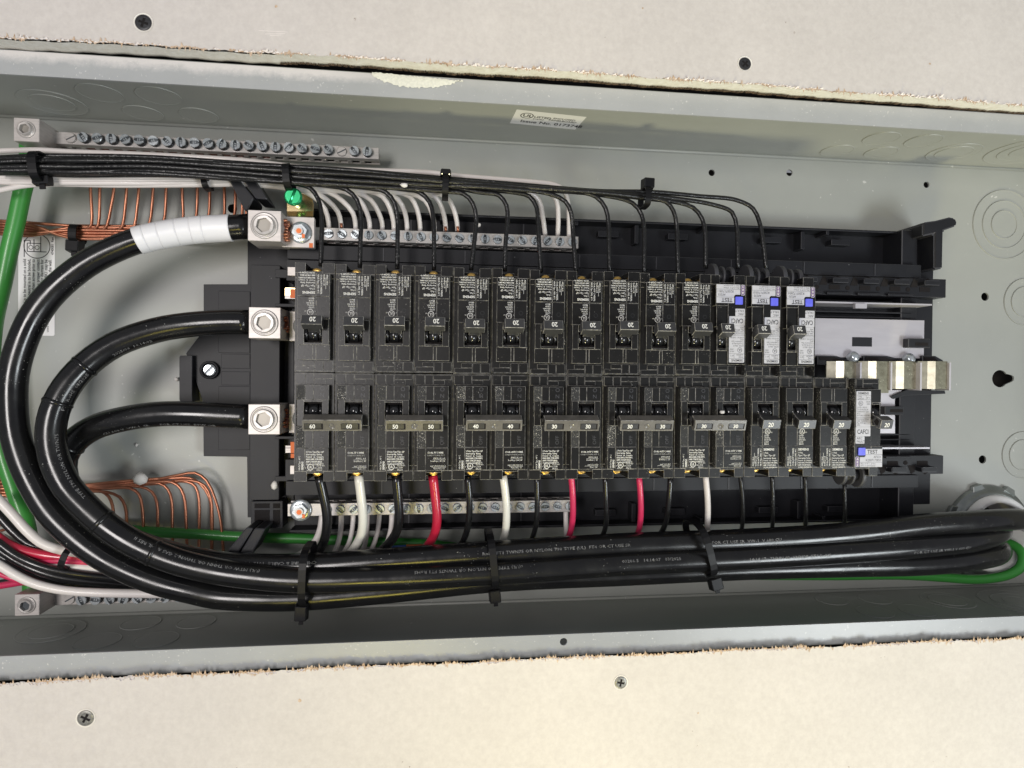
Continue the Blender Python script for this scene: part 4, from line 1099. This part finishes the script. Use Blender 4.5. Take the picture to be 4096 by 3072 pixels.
for i, (ln, dl, bend) in enumerate(TOPB):
    pts = []
    for j, (x, a, c) in enumerate(BX):
        if x < bend[0][0] - 90:
            wob = 0.07 * math.sin(i * 2.1 + x * .004)
            l_ = min(1, max(0, ln + wob)); pts.append((x, a + 7 + (c - a - 14) * l_, 57 + dl * 3.4 + 1.2 * math.sin(i + x * .01)))
    zz = [60, 60, 59, 58, 58, 60, 64]
    k = len(bend)
    for j, (x, y) in enumerate(bend):
        z = 58 + dl * 2 if j < k - 3 else (60, 62, 63)[j - (k - 3)]
        pts.append((x, y, z))
    n_ = i + 1
    lab = 'black stranded wire bending into the %s breaker of the top row' % (['leftmost'] + ORD[1:])[i] if i < 11 else \
          ('black wire curving down to the first white labelled arc fault breaker', 'black wire curving down to the middle top arc fault breaker', 'outermost black wire, ending at the rightmost top arc fault breaker')[i - 11]
    wire('branch_wire', lab, pts, 1.55, M_strand, 'black branch wires of the top row')

# white neutrals behind the black bundle, ending in the upper neutral bar
WX = [(1316, 0), (1365, 1), (1423, 2), (1480, 3), (1530, 4), (1576, 5), (1629, 6), (1681, 7), (1738, 8), (1783, 9), (1830, 10)]
for i, (x, k) in enumerate(WX):
    xt = x - (40 if i < 3 else 25)
    yl = 712 + (i % 4) * 9
    lane = 730 + (i % 3) * 6
    pts = [(-20, yl - 2 + (28 if i % 4 == 3 else 0), 46), (130, yl, 46 + (i % 3) * 2), (500, yl + 2, 46 + (i % 3) * 2), (850, min(738, yl + 3), 46), (1050, lane, 44)]
    if xt - 160 > 1080: pts.append((xt - 160, lane + 16 + (xt - 1200) * .02, 43))
    jy = rng.uniform(-9, 12); jx = rng.uniform(-9, 7)
    pts += [(xt - 70 + jx, 760 + (xt - 1200) * .02 + jy * .4, 42), (xt - 14 + jx, 792 + jy, 40), (x - 12 + jx * .6, 840 + jy, 35), (x - 2, 890, 30), (x, 925, 29)]
    wire('neutral_wire', 'white wire entering the upper neutral bar, %s from the left' % ORD[i], pts, 1.75, M_wht, 'white wires of the upper neutral bar')
for (x, y) in ((1365, 905), (1783, 920), (1830, 920)):
    pass
wire('neutral_wire', 'white wire arching above the black bundle to the right end of the neutral bar',
     [(-20, 604, 48), (150, 600, 48), (280, 607, 48), (560, 617, 48), (850, 633, 48), (1010, 645, 46), (1200, 668, 44), (1500, 682, 44), (1700, 688, 44), (1817, 701, 44), (1994, 716, 43), (2141, 728, 42), (2215, 737, 41), (2255, 760, 39), (2272, 810, 36), (2276, 880, 32), (2276, 950, 29)],
     1.75, M_wht, 'white wires of the upper neutral bar')
wire('neutral_wire', 'white wire dropping to the neutral bar third from its right end', [(1500, 745, 48), (1800, 745, 48), (2000, 752, 47), (2110, 765, 46), (2155, 800, 42), (2170, 860, 36), (2181, 945, 29)], 1.75, M_wht, 'white wires of the upper neutral bar')
wire('neutral_wire', 'white wire dropping to the neutral bar second from its right end', [(1500, 740, 50), (1900, 740, 49), (2100, 752, 47), (2190, 768, 45), (2225, 800, 42), (2233, 860, 36), (2231, 945, 29)], 1.75, M_wht, 'white wires of the upper neutral bar')
# bared copper ends
for (x, y) in ((1366, 905), (1783, 918), (1832, 918)):
    P = [W(x - 1, y - 12, 32), W(x, y + 14, 30)]
    tag(MB().tube(P, 1.05, M_cop, 8).build('bared_end'), 'short bared copper wire end above %s' % {1366: 'the second neutral screw', 1783: 'the tenth neutral screw', 1832: 'the eleventh neutral screw'}[x], 'wire end', 'bared copper ends')

# bare copper grounds, upper left
CUX = [(363, 366, 905), (400, 393, 907), (456, 428, 909), (507, 490, 911), (556, 537, 914), (613, 598, 900), (665, 655, 893), (729, 731, 888), (790, 782, 884), (840, 832, 880), (898, 895, 876), (942, 935, 876), (968, 966, 878), (984, 983, 880)]
for i, (xa, xb, yb) in enumerate(CUX):
    ys = 886 + (i * 37 % 64); yt = yb + (i % 5) * 8 + 6
    pts = [(xa - 4, 632, 19), (xa, 700, 19), (xa - 1, 760, 18), ((xa + xb) / 2 + 2, 830, 16), (xb, yb - 8, 14), (xb - 14, yb + 8, 13), (xb - 60, 905 + (i % 6) * 9, 11 + i % 3)]
    if xb - 60 > 330: pts.append(((xb - 60 + 300) / 2 if xb > 480 else 320, 904 + (i % 6) * 9.5, 11 + i % 3))
    pts += [(270, 902 + (i % 6) * 9.5, 12 + i % 3), (130, 892 + (i * 5 % 6) * 10, 12 + i % 3), (-20, 882 + (i * 5 % 6) * 10.5, 12 + i % 3)]
    wire('ground_wire', 'bare copper wire dropping from the upper ground bar, %s from the left' % ORD[i], pts, 1.06, M_cop, 'copper wires of the upper ground bar', n=8, step=5)
# bare copper grounds, lower left
LCU = [[(340, 1958), (398, 1963), (434, 1985), (450, 2022), (455, 2070), (456, 2240)],
       [(350, 1962), (425, 1968), (478, 1988), (500, 2024), (507, 2080), (509, 2240)],
       [(430, 1953), (520, 1953), (555, 1976), (567, 2016), (573, 2080), (575, 2240)],
       [(450, 1949), (560, 1947), (608, 1968), (628, 2012), (631, 2080), (632, 2240)],
       [(480, 1946), (638, 1934), (672, 1958), (687, 2005), (689, 2080), (692, 2240)],
       [(500, 1941), (688, 1929), (724, 1956), (740, 2008), (744, 2080), (750, 2240)],
       [(600, 1937), (748, 1927), (782, 1946), (796, 1998), (797, 2080), (795, 2240)],
       [(640, 1932), (768, 1922), (818, 1942), (843, 1992), (849, 2060), (848, 2240)],
       [(600, 1924), (720, 1899), (780, 1891), (826, 1922), (860, 1995), (882, 2080), (896, 2240)],
       [(500, 1925), (600, 1917), (700, 1912), (760, 1912), (800, 1935), (838, 1990), (846, 2100), (846, 2240)]]
for i, P in enumerate(LCU):
    yl = 1908 + i * 8.5
    pts = [(-20, yl + (i % 3) * 5 - 5, 14 + i % 3), (60, yl + 2, 13), (200, 1922 + i * 4, 12), (P[0][0] - 20 if P[0][0] > 360 else 320, P[0][1] + 1, 12)]
    pts += [(x, y, 13 + (i % 3) * 1.2) for x, y in P[1:]]
    if i == 7: pts[-1] = (848, 2200, 14)
    wire('ground_wire', 'bare copper wire looping down to the lower ground bar, %s' % (ORD[i] + ' from the left' if i < 9 else 'beside the outermost'), pts, 1.06, M_cop, 'copper wires of the lower ground bar', n=8, step=5)
for i, (pts, lab) in enumerate((([(-20, 2100, 13), (15, 2098, 13), (40, 2060, 13), (62, 2030, 13), (75, 1995, 12)], 'short copper strand behind the white wire at the left edge'), ([(-20, 2128, 12), (20, 2118, 12), (60, 2088, 12), (70, 2050, 12)], 'lowest dull copper strand at the left edge'))):
    wire('ground_wire', lab, pts, 1.05, M_copd if i else M_cop, 'loose copper strands at the left edge', n=8)

# green grounding conductors
gw = wire('grounding_cable', 'thick green insulated cable falling from the upper left lug', [(112, 545, 26), (114, 610, 27), (106, 700, 28), (88, 775, 28), (66, 880, 28), (38, 1000, 28), (14, 1120, 27), (-25, 1300, 26), (-35, 1500, 25), (-12, 1700, 24), (16, 1830, 24), (52, 1940, 24), (84, 2030, 24), (106, 2100, 24), (117, 2170, 25), (124, 2260, 26), (126, 2380, 26)], 5.3, M_grn, 'green grounding cables', 'cable', n=20)
wire('grounding_cable', 'thinner green cable running low behind the black cables to the right', [(430, 2110, 14), (570, 2125, 15), (677, 2131, 15), (800, 2137, 15), (930, 2145, 14), (1100, 2152, 13), (1246, 2156, 12), (1500, 2168, 12), (1721, 2178, 12), (2100, 2230, 12), (2700, 2290, 13), (3300, 2302, 16), (3600, 2300, 18), (3750, 2308, 20), (3877, 2317, 22), (3960, 2314, 23), (4035, 2298, 24), (4082, 2268, 24), (4092, 2225, 22), (4070, 2190, 16), (4030, 2170, 8), (4010, 2165, -20)], 3.8, M_grn, 'green grounding cables', 'cable', n=16)

# the three big feeders
def feeder(label, pts, lug_z=51):
    P = spline(wl(pts), 5)
    t = thing('feeder_cable', label, 'cable', tuple(P[0]), 'black feeder cables')
    MB().tube(P, 8.3, M_cab, 30).build('jacket', t)
    return t, P
NP = [(1000, 905, 51), (926, 911, 52), (820, 917, 53), (717, 928, 55), (560, 960, 58), (447, 1003, 60), (338, 1062, 62), (214, 1165, 64), (139, 1262, 65), (85, 1380, 66), (54, 1500, 66), (50, 1620, 66), (63, 1740, 66), (98, 1855, 66), (145, 1955, 66), (202, 2045, 66), (286, 2132, 66), (387, 2211, 66), (506, 2277, 65), (640, 2330, 64), (771, 2363, 63), (866, 2384, 62), (1025, 2393, 62), (1200, 2392, 61), (1500, 2368, 60), (2000, 2318, 60), (2500, 2295, 61), (3000, 2272, 64), (3400, 2262, 66), (3696, 2256, 64), (3877, 2240, 58), (3975, 2222, 46), (4000, 2205, 28), (3990, 2190, 0), (3980, 2180, -30)]
AP = [(1000, 1289, 51), (900, 1289, 52), (746, 1300, 54), (620, 1322, 57), (460, 1378, 62), (348, 1456, 66), (268, 1545, 70), (218, 1645, 73), (203, 1745, 74), (222, 1850, 74), (268, 1945, 74), (325, 2010, 73), (419, 2096, 72), (521, 2165, 72), (680, 2237, 71), (850, 2282, 70), (1025, 2307, 70), (1200, 2319, 70), (1500, 2313, 70), (2000, 2288, 70), (2500, 2253, 71), (3000, 2229, 72), (3400, 2206, 72), (3696, 2184, 70), (3877, 2165, 63), (3972, 2142, 50), (4000, 2125, 30), (3995, 2115, 0), (3985, 2110, -30)]
BP = [(1000, 1667, 51), (900, 1662, 52), (780, 1656, 53), (640, 1656, 53), (497, 1675, 52), (373, 1712, 50), (298, 1765, 48), (255, 1830, 47), (258, 1920, 47), (310, 2010, 47), (400, 2095, 48), (540, 2170, 50), (720, 2225, 53), (900, 2258, 57), (1050, 2266, 60), (1250, 2262, 61), (1500, 2245, 62), (2000, 2210, 64), (2500, 2180, 66), (3000, 2161, 67), (3400, 2135, 68), (3696, 2100, 68), (3877, 2088, 66), (4000, 2080, 60), (4080, 2078, 48), (4110, 2085, 25), (4105, 2095, 0), (4090, 2110, -30)]
fn, PN = feeder('outermost thick black cable wrapped in white tape near the neutral lug', NP)
fa, PA = feeder('thick black cable curving from the middle lug, the middle one of three', AP)
fb, PB = feeder('thick black cable from the lowest lug that passes behind the other two', BP)
# white tape on the neutral: overlapping turns
def along(P, s0, s1):
    d = [0]
    for a, c in zip(P, P[1:]): d.append(d[-1] + (c - a).length)
    out = []
    import bisect
    k = max(2, int((s1 - s0) / 1.2))
    for i in range(k + 1):
        s = s0 + (s1 - s0) * i / k; j = min(len(P) - 2, max(0, bisect.bisect_right(d, s) - 1))
        f = (s - d[j]) / max(1e-6, d[j + 1] - d[j]); out.append(P[j].lerp(P[j + 1], f))
    return out
x = 12.0
for k, (w_, rr_) in enumerate(((17, 8.9), (8, 8.95), (9, 8.9), (11, 8.95), (9, 8.9), (6, 8.97))):
    seg_ = along(PN, x, x + w_)
    n = len(seg_)
    MB().tube(seg_, [rr_ - .02 + .05 * (i / (n - 1)) for i in range(n)], M_tape, 30).build('tape_turn', fn)
    x += w_ - .4
# printing along the jackets
def jacket_print(P, s0, text, ang, parent, r=8.36, h=2.0, flip=False, m=M_printj):
    v, f, w = glyphs(text, 0.0)
    k = h / .7
    seg_ = along(P, s0, s0 + w * k * 1.25 + 3)
    d = [0]
    for a, c in zip(seg_, seg_[1:]): d.append(d[-1] + (c - a).length)
    import bisect
    vs = []
    for a, b_ in v:
        s = (w - a if flip else a) * k * 1.25; j = min(len(seg_) - 2, max(0, bisect.bisect_right(d, s) - 1))
        fr = (s - d[j]) / max(1e-6, d[j + 1] - d[j]); c = seg_[j].lerp(seg_[j + 1], fr)
        j0, j1 = max(0, j - 3), min(len(seg_) - 1, j + 4)
        t = (seg_[j1] - seg_[j0]).normalized()
        side = Vector((0, 0, 1)).cross(t).normalized(); upv = t.cross(side).normalized()
        th = ang + (b_ - .35) * k / r * (-1 if flip else 1)
        vs.append(c + (upv * math.cos(th) + side * math.sin(th)) * r)
    o = MB().add(vs, f, m).build('print', parent)
T1 = 'GOLDEN  4/0 AWG (107.0 mm2)  TYPE T90 NYLON OR TWN75'
jacket_print(PA, 62, '2025/06  14:14:02', .95, fa, flip=True)
jacket_print(PA, 108, 'FT1 RoHS  03/2025', .95, fa, flip=True)
jacket_print(PA, 152, 'TYPE T90 NYLON OR TWN75 ', .85, fa, flip=True)
jacket_print(PA, 240, '(UL) MTW OR THHN OR THWN-2 GAS & OIL RES II', .75, fa, flip=True)
jacket_print(PA, 420, 'c(UL) TYPE T90 NYLON OR TWN75 FT1 RoHS', .6, fa, flip=True)
jacket_print(PB, 20, 'FOR CT USE  ETW OR', .95, fb, flip=True)
jacket_print(PB, 62, 'CU 600 V  VW-1  SR', .95, fb, flip=True)
jacket_print(PB, 285, 'CME WIRE & CABLE  1012  FT', .5, fb, flip=True)
jacket_print(PB, 440, 'RoHS FT1 TWN75 OR NYLON T90 TYPE (UL)  FT4 OR CT USE SR', .25, fb, flip=False)
jacket_print(PB, 600, 'FOR CT USE SR  VW-1  V 600 CU', .2, fb, flip=False)
jacket_print(PA, 560, '03206 5   14:14:07   03/2025', .45, fa, flip=False)
jacket_print(PA, 650, '14:14:07   THHN 02  03/2025  FT1 RoHS', .1, fa, flip=False)
jacket_print(PA, 775, 'FOR CT USE SR VW-1 V 600 CU', -.2, fa, flip=False)
# wrinkles where the jacket buckled
for (P, s0, fe) in ((PA, 104, fa), (PA, 131, fa), (PB, 118, fb), (PA, 215, fa), (PA, 252, fa)):
    sg_ = along(P, s0, s0 + 3.2); n = len(sg_)
    MB().tube(sg_, [8.25 + .55 * math.sin(math.pi * i / (n - 1)) for i in range(n)], M_cab, 30).build('jacket_wrinkle', fe)

# branch wires below the bottom row
LOWW = [
    ('stranded black wire under the left pole of the sixty amp breaker', [(1276, 1905, 62), (1293, 1977, 60), (1308, 2065, 56), (1303, 2141, 50), (1280, 2196, 42), (1240, 2250, 36), (1180, 2290, 34)], 3.2, M_wblk),
    ('thick glossy white wire under the right pole of the sixty amp breaker', [(1433, 1900, 62), (1444, 1985, 60), (1452, 2080, 56), (1440, 2150, 48), (1400, 2211, 40), (1330, 2262, 34)], 3.1, M_wht2),
    ('rough black wire under the left pole of the fifty amp breaker', [(1584, 1900, 62), (1592, 1980, 60), (1596, 2070, 56), (1580, 2140, 48), (1520, 2208, 40), (1440, 2262, 34)], 3.2, M_wblk),
    ('thick glossy red wire under the fifty amp breaker', [(1731, 1900, 62), (1741, 1985, 60), (1748, 2085, 56), (1732, 2150, 48), (1690, 2205, 40), (1610, 2260, 34)], 3.2, M_red),
    ('black wire under the left pole of the forty amp breaker', [(1870, 1905, 62), (1878, 1997, 60), (1874, 2090, 54), (1852, 2165, 46), (1800, 2240, 38)], 2.3, M_wblk),
    ('white wire under the right pole of the forty amp breaker', [(2012, 1900, 62), (2023, 1985, 60), (2026, 2080, 56), (2016, 2150, 48), (1980, 2230, 38)], 2.7, M_wht2),
    ('black wire under the first thirty amp breaker from the left', [(2147, 1905, 62), (2149, 1997, 60), (2145, 2090, 54), (2130, 2150, 46), (2090, 2230, 38)], 1.9, M_wblk),
    ('crimson wire under the first thirty amp breaker from the left', [(2284, 1895, 62), (2291, 1985, 60), (2290, 2080, 54), (2277, 2142, 46), (2230, 2220, 38)], 2.2, M_red2),
    ('black wire under the second thirty amp breaker', [(2420, 1905, 62), (2424, 1997, 60), (2425, 2080, 54), (2416, 2130, 46), (2380, 2200, 38)], 1.9, M_wblk),
    ('crimson wire under the second thirty amp breaker', [(2556, 1905, 62), (2563, 1997, 60), (2562, 2080, 54), (2552, 2130, 46), (2510, 2200, 38)], 2.1, M_red2),
    ('black wire under the left pole of the last thirty amp breaker', [(2682, 1905, 62), (2677, 1990, 60), (2666, 2075, 54), (2650, 2122, 46), (2600, 2190, 38)], 2.0, M_wblk),
    ('white wire under the last thirty amp breaker', [(2822, 1900, 62), (2830, 1990, 60), (2831, 2070, 54), (2825, 2130, 46), (2800, 2200, 38)], 2.1, M_wht),
    ('thin black wire under the right pole of the last thirty amp breaker', [(2960, 1900, 62), (2970, 1990, 60), (2971, 2070, 54), (2965, 2125, 46), (2940, 2180, 38)], 1.55, M_strand),
    ('thin black wire under the first bottom single breaker', [(3088, 1900, 62), (3091, 1990, 60), (3091, 2070, 54), (3088, 2115, 46), (3070, 2180, 38)], 1.55, M_strand),
    ('thin black wire under the middle bottom single breaker', [(3219, 1900, 62), (3223, 1990, 60), (3223, 2070, 54), (3220, 2110, 46), (3200, 2170, 38)], 1.55, M_strand),
    ('thin black wire under the last bottom single breaker, dusty', [(3378, 1930, 60), (3379, 2010, 58), (3379, 2070, 52), (3376, 2110, 44), (3360, 2160, 36)], 1.5, M_strand)]
for lab, pts, r_, m in LOWW:
    wire('branch_wire', lab, pts, r_, m, 'branch wires of the bottom row', n=14)
LN = [([(1291, 2050, 28), (1284, 2110, 28), (1262, 2165, 27), (1215, 2210, 26), (1150, 2240, 26)], 2.6), ([(1365, 2050, 28), (1364, 2110, 28), (1352, 2175, 27), (1330, 2225, 26)], 1.9), ([(1413, 2050, 28), (1410, 2110, 28), (1395, 2175, 27), (1365, 2225, 26)], 1.75),
      ([(1470, 2050, 28), (1468, 2110, 28), (1460, 2175, 27), (1440, 2225, 26)], 1.9), ([(1518, 2050, 28), (1513, 2110, 28), (1500, 2165, 27), (1478, 2215, 26)], 1.75), ([(1567, 2050, 28), (1565, 2110, 28), (1552, 2160, 27), (1530, 2215, 26)], 1.9), ([(2263, 2035, 28), (2264, 2090, 28), (2264, 2140, 27), (2255, 2190, 26)], 1.9)]
for i, (pts, r_) in enumerate(LN):
    wire('neutral_wire', 'white wire leaving the lower neutral bar, %s' % (ORD[i] + ' from the left' if i < 6 else 'alone at its right end'), pts, r_, M_wht, 'white wires of the lower neutral bar')
wire('neutral_wire', 'blue marked wire end beside the fifty amp red wire', [(1560, 2192, 30), (1590, 2190, 30), (1625, 2188, 30)], 1.6, M_bluep, cat='wire')
wire('neutral_wire', 'orange marked wire end touching the red fifty amp wire', [(1626, 2188, 30), (1660, 2187, 30), (1690, 2186, 31)], 1.8, M_orangep, cat='wire')

# bundle at the lower left
LL = [
    ('thick white wire crossing over the green cable at the left edge', [(-20, 1985, 44), (0, 2005, 44), (54, 2063, 44), (108, 2123, 44), (163, 2170, 43), (217, 2193, 42), (275, 2206, 40), (400, 2222, 36)], 3.1, M_wht),
    ('thick black wire beside the upper white one at the left edge', [(-20, 2045, 36), (0, 2067, 36), (54, 2125, 36), (108, 2170, 35), (160, 2192, 34), (260, 2215, 32)], 3.0, M_wblk),
    ('thick dark red wire in the lower left bundle', [(-20, 2140, 40), (22, 2172, 40), (72, 2195, 40), (145, 2214, 40), (224, 2226, 39), (325, 2232, 36), (450, 2245, 30)], 3.2, M_red),
    ('crimson wire under the thick dark red one, lower left', [(0, 2205, 36), (60, 2225, 36), (127, 2241, 38), (200, 2243, 40), (253, 2243, 40), (354, 2249, 36), (480, 2260, 30)], 2.1, M_red2),
    ('white wire in the middle of the lower left bundle', [(-20, 2222, 38), (40, 2244, 38), (100, 2258, 38), (200, 2262, 39), (289, 2265, 38), (390, 2273, 34), (500, 2290, 28)], 2.6, M_wht),
    ('small white wire emerging between black wires at the left edge', [(-20, 2128, 30), (0, 2139, 30), (36, 2157, 30), (70, 2178, 30), (120, 2200, 30)], 1.9, M_wht),
    ('upper black wire of the lower left bundle', [(-20, 2163, 46), (0, 2176, 46), (54, 2216, 46), (127, 2252, 46), (217, 2280, 44), (325, 2297, 40), (434, 2310, 34), (560, 2330, 28)], 2.6, M_wblk),
    ('middle black wire of the lower left bundle', [(-20, 2188, 44), (0, 2200, 44), (60, 2240, 44), (140, 2278, 44), (230, 2306, 42), (340, 2324, 38), (470, 2336, 32), (560, 2345, 28)], 2.5, M_wblk),
    ('lower black wire just above the big white one', [(-20, 2215, 40), (10, 2228, 40), (70, 2264, 40), (150, 2300, 40), (240, 2328, 38), (350, 2342, 34), (480, 2350, 30), (560, 2356, 28)], 2.5, M_wblk),
    ('glossy black wire under the white one in the lower left bundle', [(150, 2282, 34), (250, 2283, 34), (330, 2284, 34), (430, 2290, 30), (520, 2305, 26)], 2.4, M_wblk),
    ('big white wire sweeping along the lower ground bar', [(-20, 2250, 50), (0, 2262, 50), (72, 2305, 50), (145, 2337, 50), (253, 2361, 49), (398, 2371, 47), (542, 2374, 43), (660, 2376, 40), (760, 2376, 36)], 2.9, M_wht),
    ('crimson wire rising under the big white one at the left edge', [(-20, 2285, 42), (0, 2295, 42), (54, 2315, 42), (100, 2330, 41), (170, 2345, 38)], 1.9, M_red2),
    ('lowest crimson wire at the left edge', [(-20, 2346, 34), (0, 2343, 34), (60, 2333, 34), (108, 2325, 34), (165, 2318, 34), (217, 2316, 34), (280, 2316, 32)], 2.3, M_red2),
    ('thin black wire between the two lowest crimson ones', [(-20, 2330, 32), (30, 2322, 32), (90, 2310, 32), (150, 2306, 32)], 1.4, M_wblk)]
for lab, pts, r_, m in LL:
    wire('branch_wire', lab, pts, r_, m, 'wires of the lower left bundle', n=14)

# ------------------------------------------------------------------ zip ties
def tie(label, xt, yt, xb, yb, zf, zb, w=4.2, head=None, hz=None, group='black cable ties', lean=0, hs=(6.5, 8.5, 6)):
    t0, b0 = W(xt, yt, zf), W(xb, yb, zf)
    c = (t0 + b0) / 2; a = (t0 - b0) / 2; hz_ = (zf - zb) / 2 + .6
    wd = Vector((a.y, -a.x, 0)).normalized()
    t = thing('cable_tie', label, 'cable tie', (c.x, c.y, zb), group)
    pts = []
    for k in range(28):
        th = 2 * math.pi * k / 28
        e = .62
        co, si = math.cos(th), math.sin(th)
        co = math.copysign(abs(co) ** e, co); si = math.copysign(abs(si) ** e, si)
        pts.append(Vector((c.x, c.y, (zf + zb) / 2)) + a * co * 1.03 + Vector((0, 0, 1)) * si * hz_)
    MB().ribbon(pts, wd, w, 1.1, M_zip, closed=True).build('strap', t)
    if head:
        h = W(*head, hz or zf)
        b = MB(); u = a.normalized(); n_ = Vector((0, 0, 1))
        sx, sy, sz = hs
        def hp(i, j, k, s=1.0): return h + wd * i * sx / 2 * s + u * j * sy / 2 * s + n_ * (k * sz / 2)
        b.hexa([hp(-1, -1, -1), hp(1, -1, -1), hp(1, 1, -1), hp(-1, 1, -1)][::1] if wd.cross(u).z > 0 else [hp(1, -1, -1), hp(-1, -1, -1), hp(-1, 1, -1), hp(1, 1, -1)],
               [hp(-1, -1, 1, .85), hp(1, -1, 1, .85), hp(1, 1, 1, .85), hp(-1, 1, 1, .85)] if wd.cross(u).z > 0 else [hp(1, -1, 1, .85), hp(-1, -1, 1, .85), hp(-1, 1, 1, .85), hp(1, 1, 1, .85)], M_zip)
        b.build('head', t, bevel=.5, edge=M_gloss)
        MB().hexa([h + wd * i * w * .32 + u * (-sy / 2 - 2.4 * (j < 0)) + u * (0.5 if j > 0 else 0) + n_ * k for i, j, k in ((-1, -1, -.6), (1, -1, -.6), (1, 1, -.6), (-1, 1, -.6))],
                  [h + wd * i * w * .32 + u * (-sy / 2 - 2.4 * (j < 0)) + u * (0.5 if j > 0 else 0) + n_ * k for i, j, k in ((-1, -1, .6), (1, -1, .6), (1, 1, .6), (-1, 1, .6))], M_zip).build('tail', t)
    return t
tie('black cable tie round the top bundle by the upper left lug', 124, 598, 134, 712, 68, 50, 5.2, head=(168, 722), hz=60, hs=(11, 6, 6))
tie('small black strap holding the white wires beside the guide fork', 814, 714, 822, 748, 53, 42, 3.8)
tie('black cable tie above the green bonding screw', 1139, 648, 1147, 745, 69, 50, 4.4)
tie('black cable tie in the middle of the top bundle', 1783, 692, 1781, 777, 69, 50, 4.2, head=(1783, 692), hz=64, hs=(7.5, 4.5, 7))
tie('black cable tie at the right end of the top bundle, square head up', 2595, 742, 2592, 817, 68, 52, 4.2, head=(2592, 736), hz=62, hs=(8.5, 8, 8))
tie('black cable tie round the copper bundle above the printed sticker', 292, 896, 288, 963, 19, 6, 5.4, head=(298, 985), hz=14, hs=(10, 9, 8))
tie('thin black cable tie curving round the lower left red wires', 268, 2198, 236, 2282, 50, 26, 4.0)
tie('black cable tie with shiny tip at the left of the feeder bundle', 1212, 2212, 1203, 2440, 82, 44, 4.6, head=(1205, 2450), hz=72, hs=(8.5, 11, 7))
tie('black cable tie in the middle of the feeder bundle', 1965, 2155, 1985, 2366, 82, 44, 4.6, head=(1980, 2382), hz=66, hs=(8.5, 10, 7))
tie('black cable tie at the right of the feeder bundle, slanting', 2815, 2112, 2868, 2318, 83, 46, 4.8, head=(2862, 2332), hz=68, hs=(9.5, 10, 7))

# ------------------------------------------------------------------ conduit bushing and small debris
tc = thing('conduit_bushing', 'grey metal conduit bushing behind the right end of the black cables', 'conduit fitting', (412, -133, 0))
cc = (412, -133, 0)
MB().lathe(cc, [(40, .3), (40, 3), (39, 4.5), (37, 5), (36, 7.5), (34, 9), (33, 9), (31, 5), (30, -30)], M_bushing, 48).build('ring', tc)
for k in range(8):
    a = k * math.pi / 4 + .3
    c = Vector(cc) + Vector((math.cos(a) * 39.5, math.sin(a) * 39.5, 3)); u = Vector((math.cos(a), math.sin(a), 0)); v = Vector((-u.y, u.x, 0))
    MB().hexa([c - v * 6 - u * 2 + Vector((0, 0, -2.5)), c + u * 3 - v * 4 + Vector((0, 0, -2.5)), c + u * 3 + v * 4 + Vector((0, 0, -2.5)), c + v * 6 - u * 2 + Vector((0, 0, -2.5))],
              [c - v * 6 - u * 2 + Vector((0, 0, 2.2)), c + u * 3 - v * 4 + Vector((0, 0, 1.5)), c + u * 3 + v * 4 + Vector((0, 0, 1.5)), c + v * 6 - u * 2 + Vector((0, 0, 2.2))], M_bushing).build('lobe', tc, bevel=.5)
MB().lathe(cc, [(33, 9), (32, 14), (27.5, 15), (26.5, 11), (26.5, -20)], M_labelw, 40).build('throat', tc)
def crumb(label, px, py, z, r, sx=1.0):
    c = W(px, py, z); b = MB(); n = 8
    vs = []
    for k, (q, h) in enumerate(((1, -.4), (1.05, .1), (.6, .7))):
        for i in range(n):
            t = 2 * math.pi * i / n; rr_ = r * q * rng.uniform(.75, 1.15); vs.append(c + Vector((math.cos(t) * rr_ * sx, math.sin(t) * rr_, h * r)))
    fs = [(k * n + i, k * n + (i + 1) % n, (k + 1) * n + (i + 1) % n, (k + 1) * n + i) for k in range(2) for i in range(n)] + [tuple(range(2 * n, 3 * n))]
    tag(b.add(vs, fs, M_crumb, True).build('plaster_crumb'), label, 'debris', 'crumbs of plaster')
crumb('large white droplet on the copper wires at the lower left', 560, 1913, 16, 4.2, 1.25)
crumb('white plaster crumb on the top black bundle', 1617, 740, 69, 1.5, 1.6)
crumb('white chip on the bottom left corner of the black base', 1098, 1940, 25, 3.2, .7)
crumb('white speck on the black tray behind the sixth wire', 1915, 900, 24, 1.6)
crumb('tiny pale speck below the lowest phase cable', 546, 1780, 1, 1.2, .7)
crumb('pale crumb touching the black mounting tab', 706, 1517, 4, 1.6)
crumb('white crumb on the last thirty amp breaker above its tie bar', 2890, 1649, 84, 1.3, 1.4)
